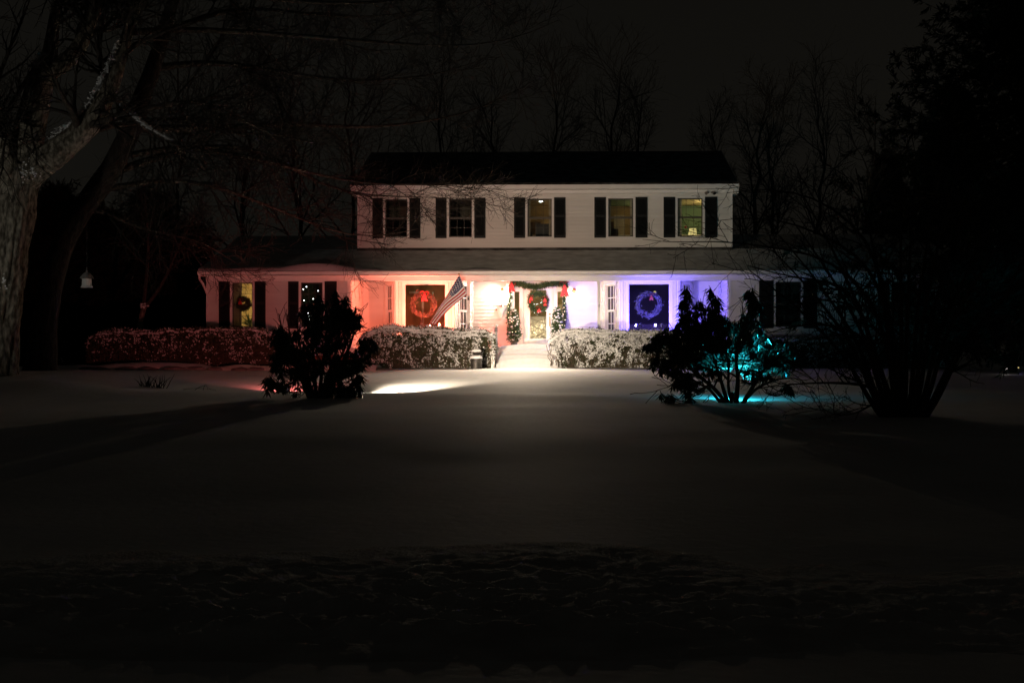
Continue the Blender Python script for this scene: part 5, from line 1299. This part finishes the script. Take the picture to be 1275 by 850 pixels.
rhodo('rhododendron', 'dark leafy rhododendron with drooping leaves left on the lawn', 395, YA, [
    (402, 400, 34, 34, 6), (421, 385, 7, 24, 1.6), (432, 392, 7, 20, 1.4), (441, 398, 10, 20, 1.8), (392, 378, 10, 16, 1), (459, 425, 13, 14, 1.6), (449, 448, 14, 20, 1.4), (352, 424, 16, 16, 2), (346, 446, 12, 20, 1.6), (375, 440, 36, 40, 5), (425, 450, 30, 34, 5), (444, 470, 11, 22, 1.6), (333, 474, 12, 10, 1.3), (352, 476, 12, 12, .8), (378, 478, 18, 16, 1.4), (410, 482, 22, 13, 2), (435, 484, 14, 12, 1.4), (350, 408, 8, 6, .6), (419, 368, 4, 13, .6), (431, 378, 4, 14, .5), (442, 386, 4, 14, .5), (396, 368, 5, 8, .4)],
    71, 450, [guide([(395 + dx * .2, 500, YA, .05), (395 + dx * .5, 470, YA, .04), (395 + dx, 430, YA + dy, .025), (395 + dx * 1.2, 390, YA + dy, .01)]) for dx, dy in ((-40, .2), (-22, -.3), (-6, .3), (10, -.2), (26, .2), (42, 0), (-32, .6), (36, .6))])
YC = 28.2
rhodo('rhododendron', 'wide rhododendron on bare gnarled stems lit cyan from below right on the lawn', 908, YC, [
    (905, 420, 38, 14, 1.0, -.3), (958, 440, 28, 16, .8, -.3), (885, 458, 22, 8, .7, -.2), (940, 462, 26, 8, .7, -.1), (855, 392, 12, 32, 3), (846, 415, 28, 22, 3), (872, 400, 16, 30, 2.6), (893, 400, 17, 26, 2.4), (938, 378, 15, 20, 2), (925, 404, 20, 18, 1.6, .9), (850, 434, 26, 16, 2.6), (893, 424, 26, 16, 1.2, 1.6), (882, 438, 24, 18, 1.8, 1.7), (915, 436, 26, 20, 1.9, 1.8), (950, 430, 24, 24, 2.3, 1.7), (975, 424, 20, 26, 1.8, 1.6), (988, 440, 18, 22, 1.5, 1.3), (945, 412, 24, 16, 1.4, .9), (820, 420, 16, 12, 1.6), (830, 448, 22, 16, 2), (845, 465, 16, 14, 1.4), (808, 426, 10, 8, .7), (858, 476, 10, 14, .8), (822, 487, 5, 5, .25), (833, 492, 4, 5, .25), (860, 496, 4, 6, .3), (983, 482, 6, 8, .25), (958, 450, 28, 14, 1.5, 1.5), (854, 364, 5, 12, .6), (886, 366, 5, 12, .6), (893, 372, 4, 12, .4), (936, 362, 7, 10, .6)],
    73, 560, [guide([(905, 508, YC, 0.0540), (899, 494, YC, 0.0432), (884, 478, YC - .1, 0.0360), (868, 468, YC - .2, 0.0259), (850, 448, YC - .2, 0.0144), (842, 420, YC - .2, 0.0086)]),
              guide([(908, 508, YC, 0.0504), (903, 492, YC + .1, 0.0396), (895, 465, YC + .2, 0.0324), (885, 435, YC + .2, 0.0216), (880, 400, YC + .2, 0.0108), (872, 380, YC, 0.0058)]),
              guide([(916, 508, YC, 0.0576), (917, 492, YC, 0.0504), (920, 470, YC, 0.0396), (915, 445, YC + .1, 0.0288), (922, 410, YC + .1, 0.0180), (938, 375, YC + .1, 0.0072)]),
              guide([(922, 508, YC, 0.0540), (932, 490, YC, 0.0432), (943, 472, YC, 0.0324), (955, 455, YC + .1, 0.0216), (968, 435, YC + .2, 0.0108), (985, 420, YC + .2, 0.0058)]),
              guide([(920, 507, YC, 0.0432), (940, 484, YC + .2, 0.0288), (965, 472, YC + .3, 0.0216), (985, 470, YC + .3, 0.0108), (1005, 474, YC + .3, 0.0043)]),
              guide([(902, 507, YC, 0.0360), (880, 480, YC + .2, 0.0252), (852, 474, YC + .2, 0.0144), (830, 482, YC, 0.0072), (815, 487, YC, 0.0036)]),
              guide([(912, 507, YC, 0.0360), (906, 480, YC - .2, 0.0288), (908, 455, YC - .3, 0.0216), (900, 425, YC - .3, 0.0108), (893, 395, YC - .3, 0.0058)])])

# dry clump of daylily blades and a few stalks poking through the snow
rng = np.random.default_rng(88)
Yd = 33.5; x = X(190, Yd); z = gz(x, Yd)
K = 34; px_ = x + rng.normal(size=K) * .16; a = rng.normal(size=K) * .35; L = .16 + .26 * rng.random(K)
P = np.zeros((K, 5, 3))
for j in range(5):
    s = j / 4; P[:, j, 0] = px_ + np.sin(a) * L * s * (1 + .3 * s) + (px_ - x) * s * .5; P[:, j, 1] = Yd + (px_ - x) * .3 + rng.normal(size=K) * .01; P[:, j, 2] = z - .03 + L * s * np.cos(a * s)
b = MB(); b.tubes(P, np.tile(np.array([.010, .010, .008, .005, .002]), (K, 1)), 4)
tag(b.build('dry_plant', M['twig'], None), 'clump of dark dry blades sticking out of the snow at left', 'plant')

rng = np.random.default_rng(64)
tw = [(228, 477, 33.6, .9, 'thin bent twig poking from the snow right of the dry blades')]
for px, py, Y, L, lab in tw:
    x = X(px, Y); n = 7; a = rng.random() * 6.28; Pq = np.zeros((3, n, 3))
    for q in range(3):
        aa = a + (0, .7, -.6)[q]; st0 = (0, .35, .6)[q] * L; ln = L * (1, .45, .3)[q]
        for j in range(n):
            t = j / (n - 1); xx = x + math.cos(a) * st0 + math.cos(aa) * ln * t; yy = Y + (math.sin(a) * st0 + math.sin(aa) * ln * t) * .6
            Pq[q, j] = (xx, yy, gz(xx, yy) + .012 + .05 * math.sin(t * 3) * (1 + q))
    b = MB(); b.tubes(Pq, np.full((3, n), .006) * np.linspace(1, .4, n), 5)
    tag(b.build('twig', M['twig'], None), lab, 'twig')

# two little path lights across the lawn at the right
for px, py, lab, r_, m_ in ((1253, 459.5, 'brighter little path light on the snow past the bare tree at far right', .032, M['far_lamp']), (1268, 457.5, 'fainter little path light at the far right edge of the lawn', .022, M['lamp_shade'])):
    Y = 41.0; x = X(px, Y); g_ = gz(x, Y); zl = max(Z(py, Y, px), g_ + .15)
    t = thing('path_light', lab, 'lamp', (x, Y, g_), 'path lights at the right edge of the lawn')
    b = MB(); b.tube([(x, Y, g_ - .2), (x, Y, zl - r_)], [.018, .016], 8); b.build('post', M['black'], t)
    b = MB(); b.ball((x, Y, zl), r_, 8, 0, (1, 1, .75)); b.build('globe', m_, t)
    b = MB(); b.lathe((x, Y, zl + r_ * .8), [(.09, 0), (.03, .035), (0, .04)], 10); b.build('cap', M['black'], t)

# Christmas tree seen through the second window of the left wing
xt = X(390, 49); yt_ = 48.1; ct = thing('christmas_tree', 'dim indoor Christmas tree dotted with white lights behind the left wing window', 'christmas tree', (xt, yt_, FLOOR - .1))
rng = np.random.default_rng(99)
b = MB(); b.tube([(xt, yt_, FLOOR - .1), (xt, yt_, 3.75)], [.04, .01], 6); b.build('trunk', M['bark_dark'], ct)
K = 260; u = rng.random(K); an = rng.random(K) * 6.28; r_ = .62 * (1 - u) * np.sqrt(rng.random(K)) + .03
C = np.stack([xt + r_ * np.cos(an), yt_ + r_ * np.sin(an) * .9, FLOOR + .25 + u * 1.9], -1); D = np.stack([np.cos(an), np.sin(an), np.full(K, -.2)], -1)
b = MB(); b.leaves(*needle_mass(rng, C, D, 12, .13, .03, .5)); b.build('branch', M['green'], ct, kind='stuff')
for px, py in ((377.5, 350.5), (378, 352), (381.5, 357), (377.5, 360), (378.5, 374), (379, 379.5), (379, 390), (383.5, 389.5), (385, 394), (385, 398), (388, 399.5), (392, 384), (396, 362), (390, 372)):
    c = W(px, py, 47.5 + rng.random() * .15); b = MB(); b.ball(c, .017, 6); b.build('string_light', M['fairy'], ct)
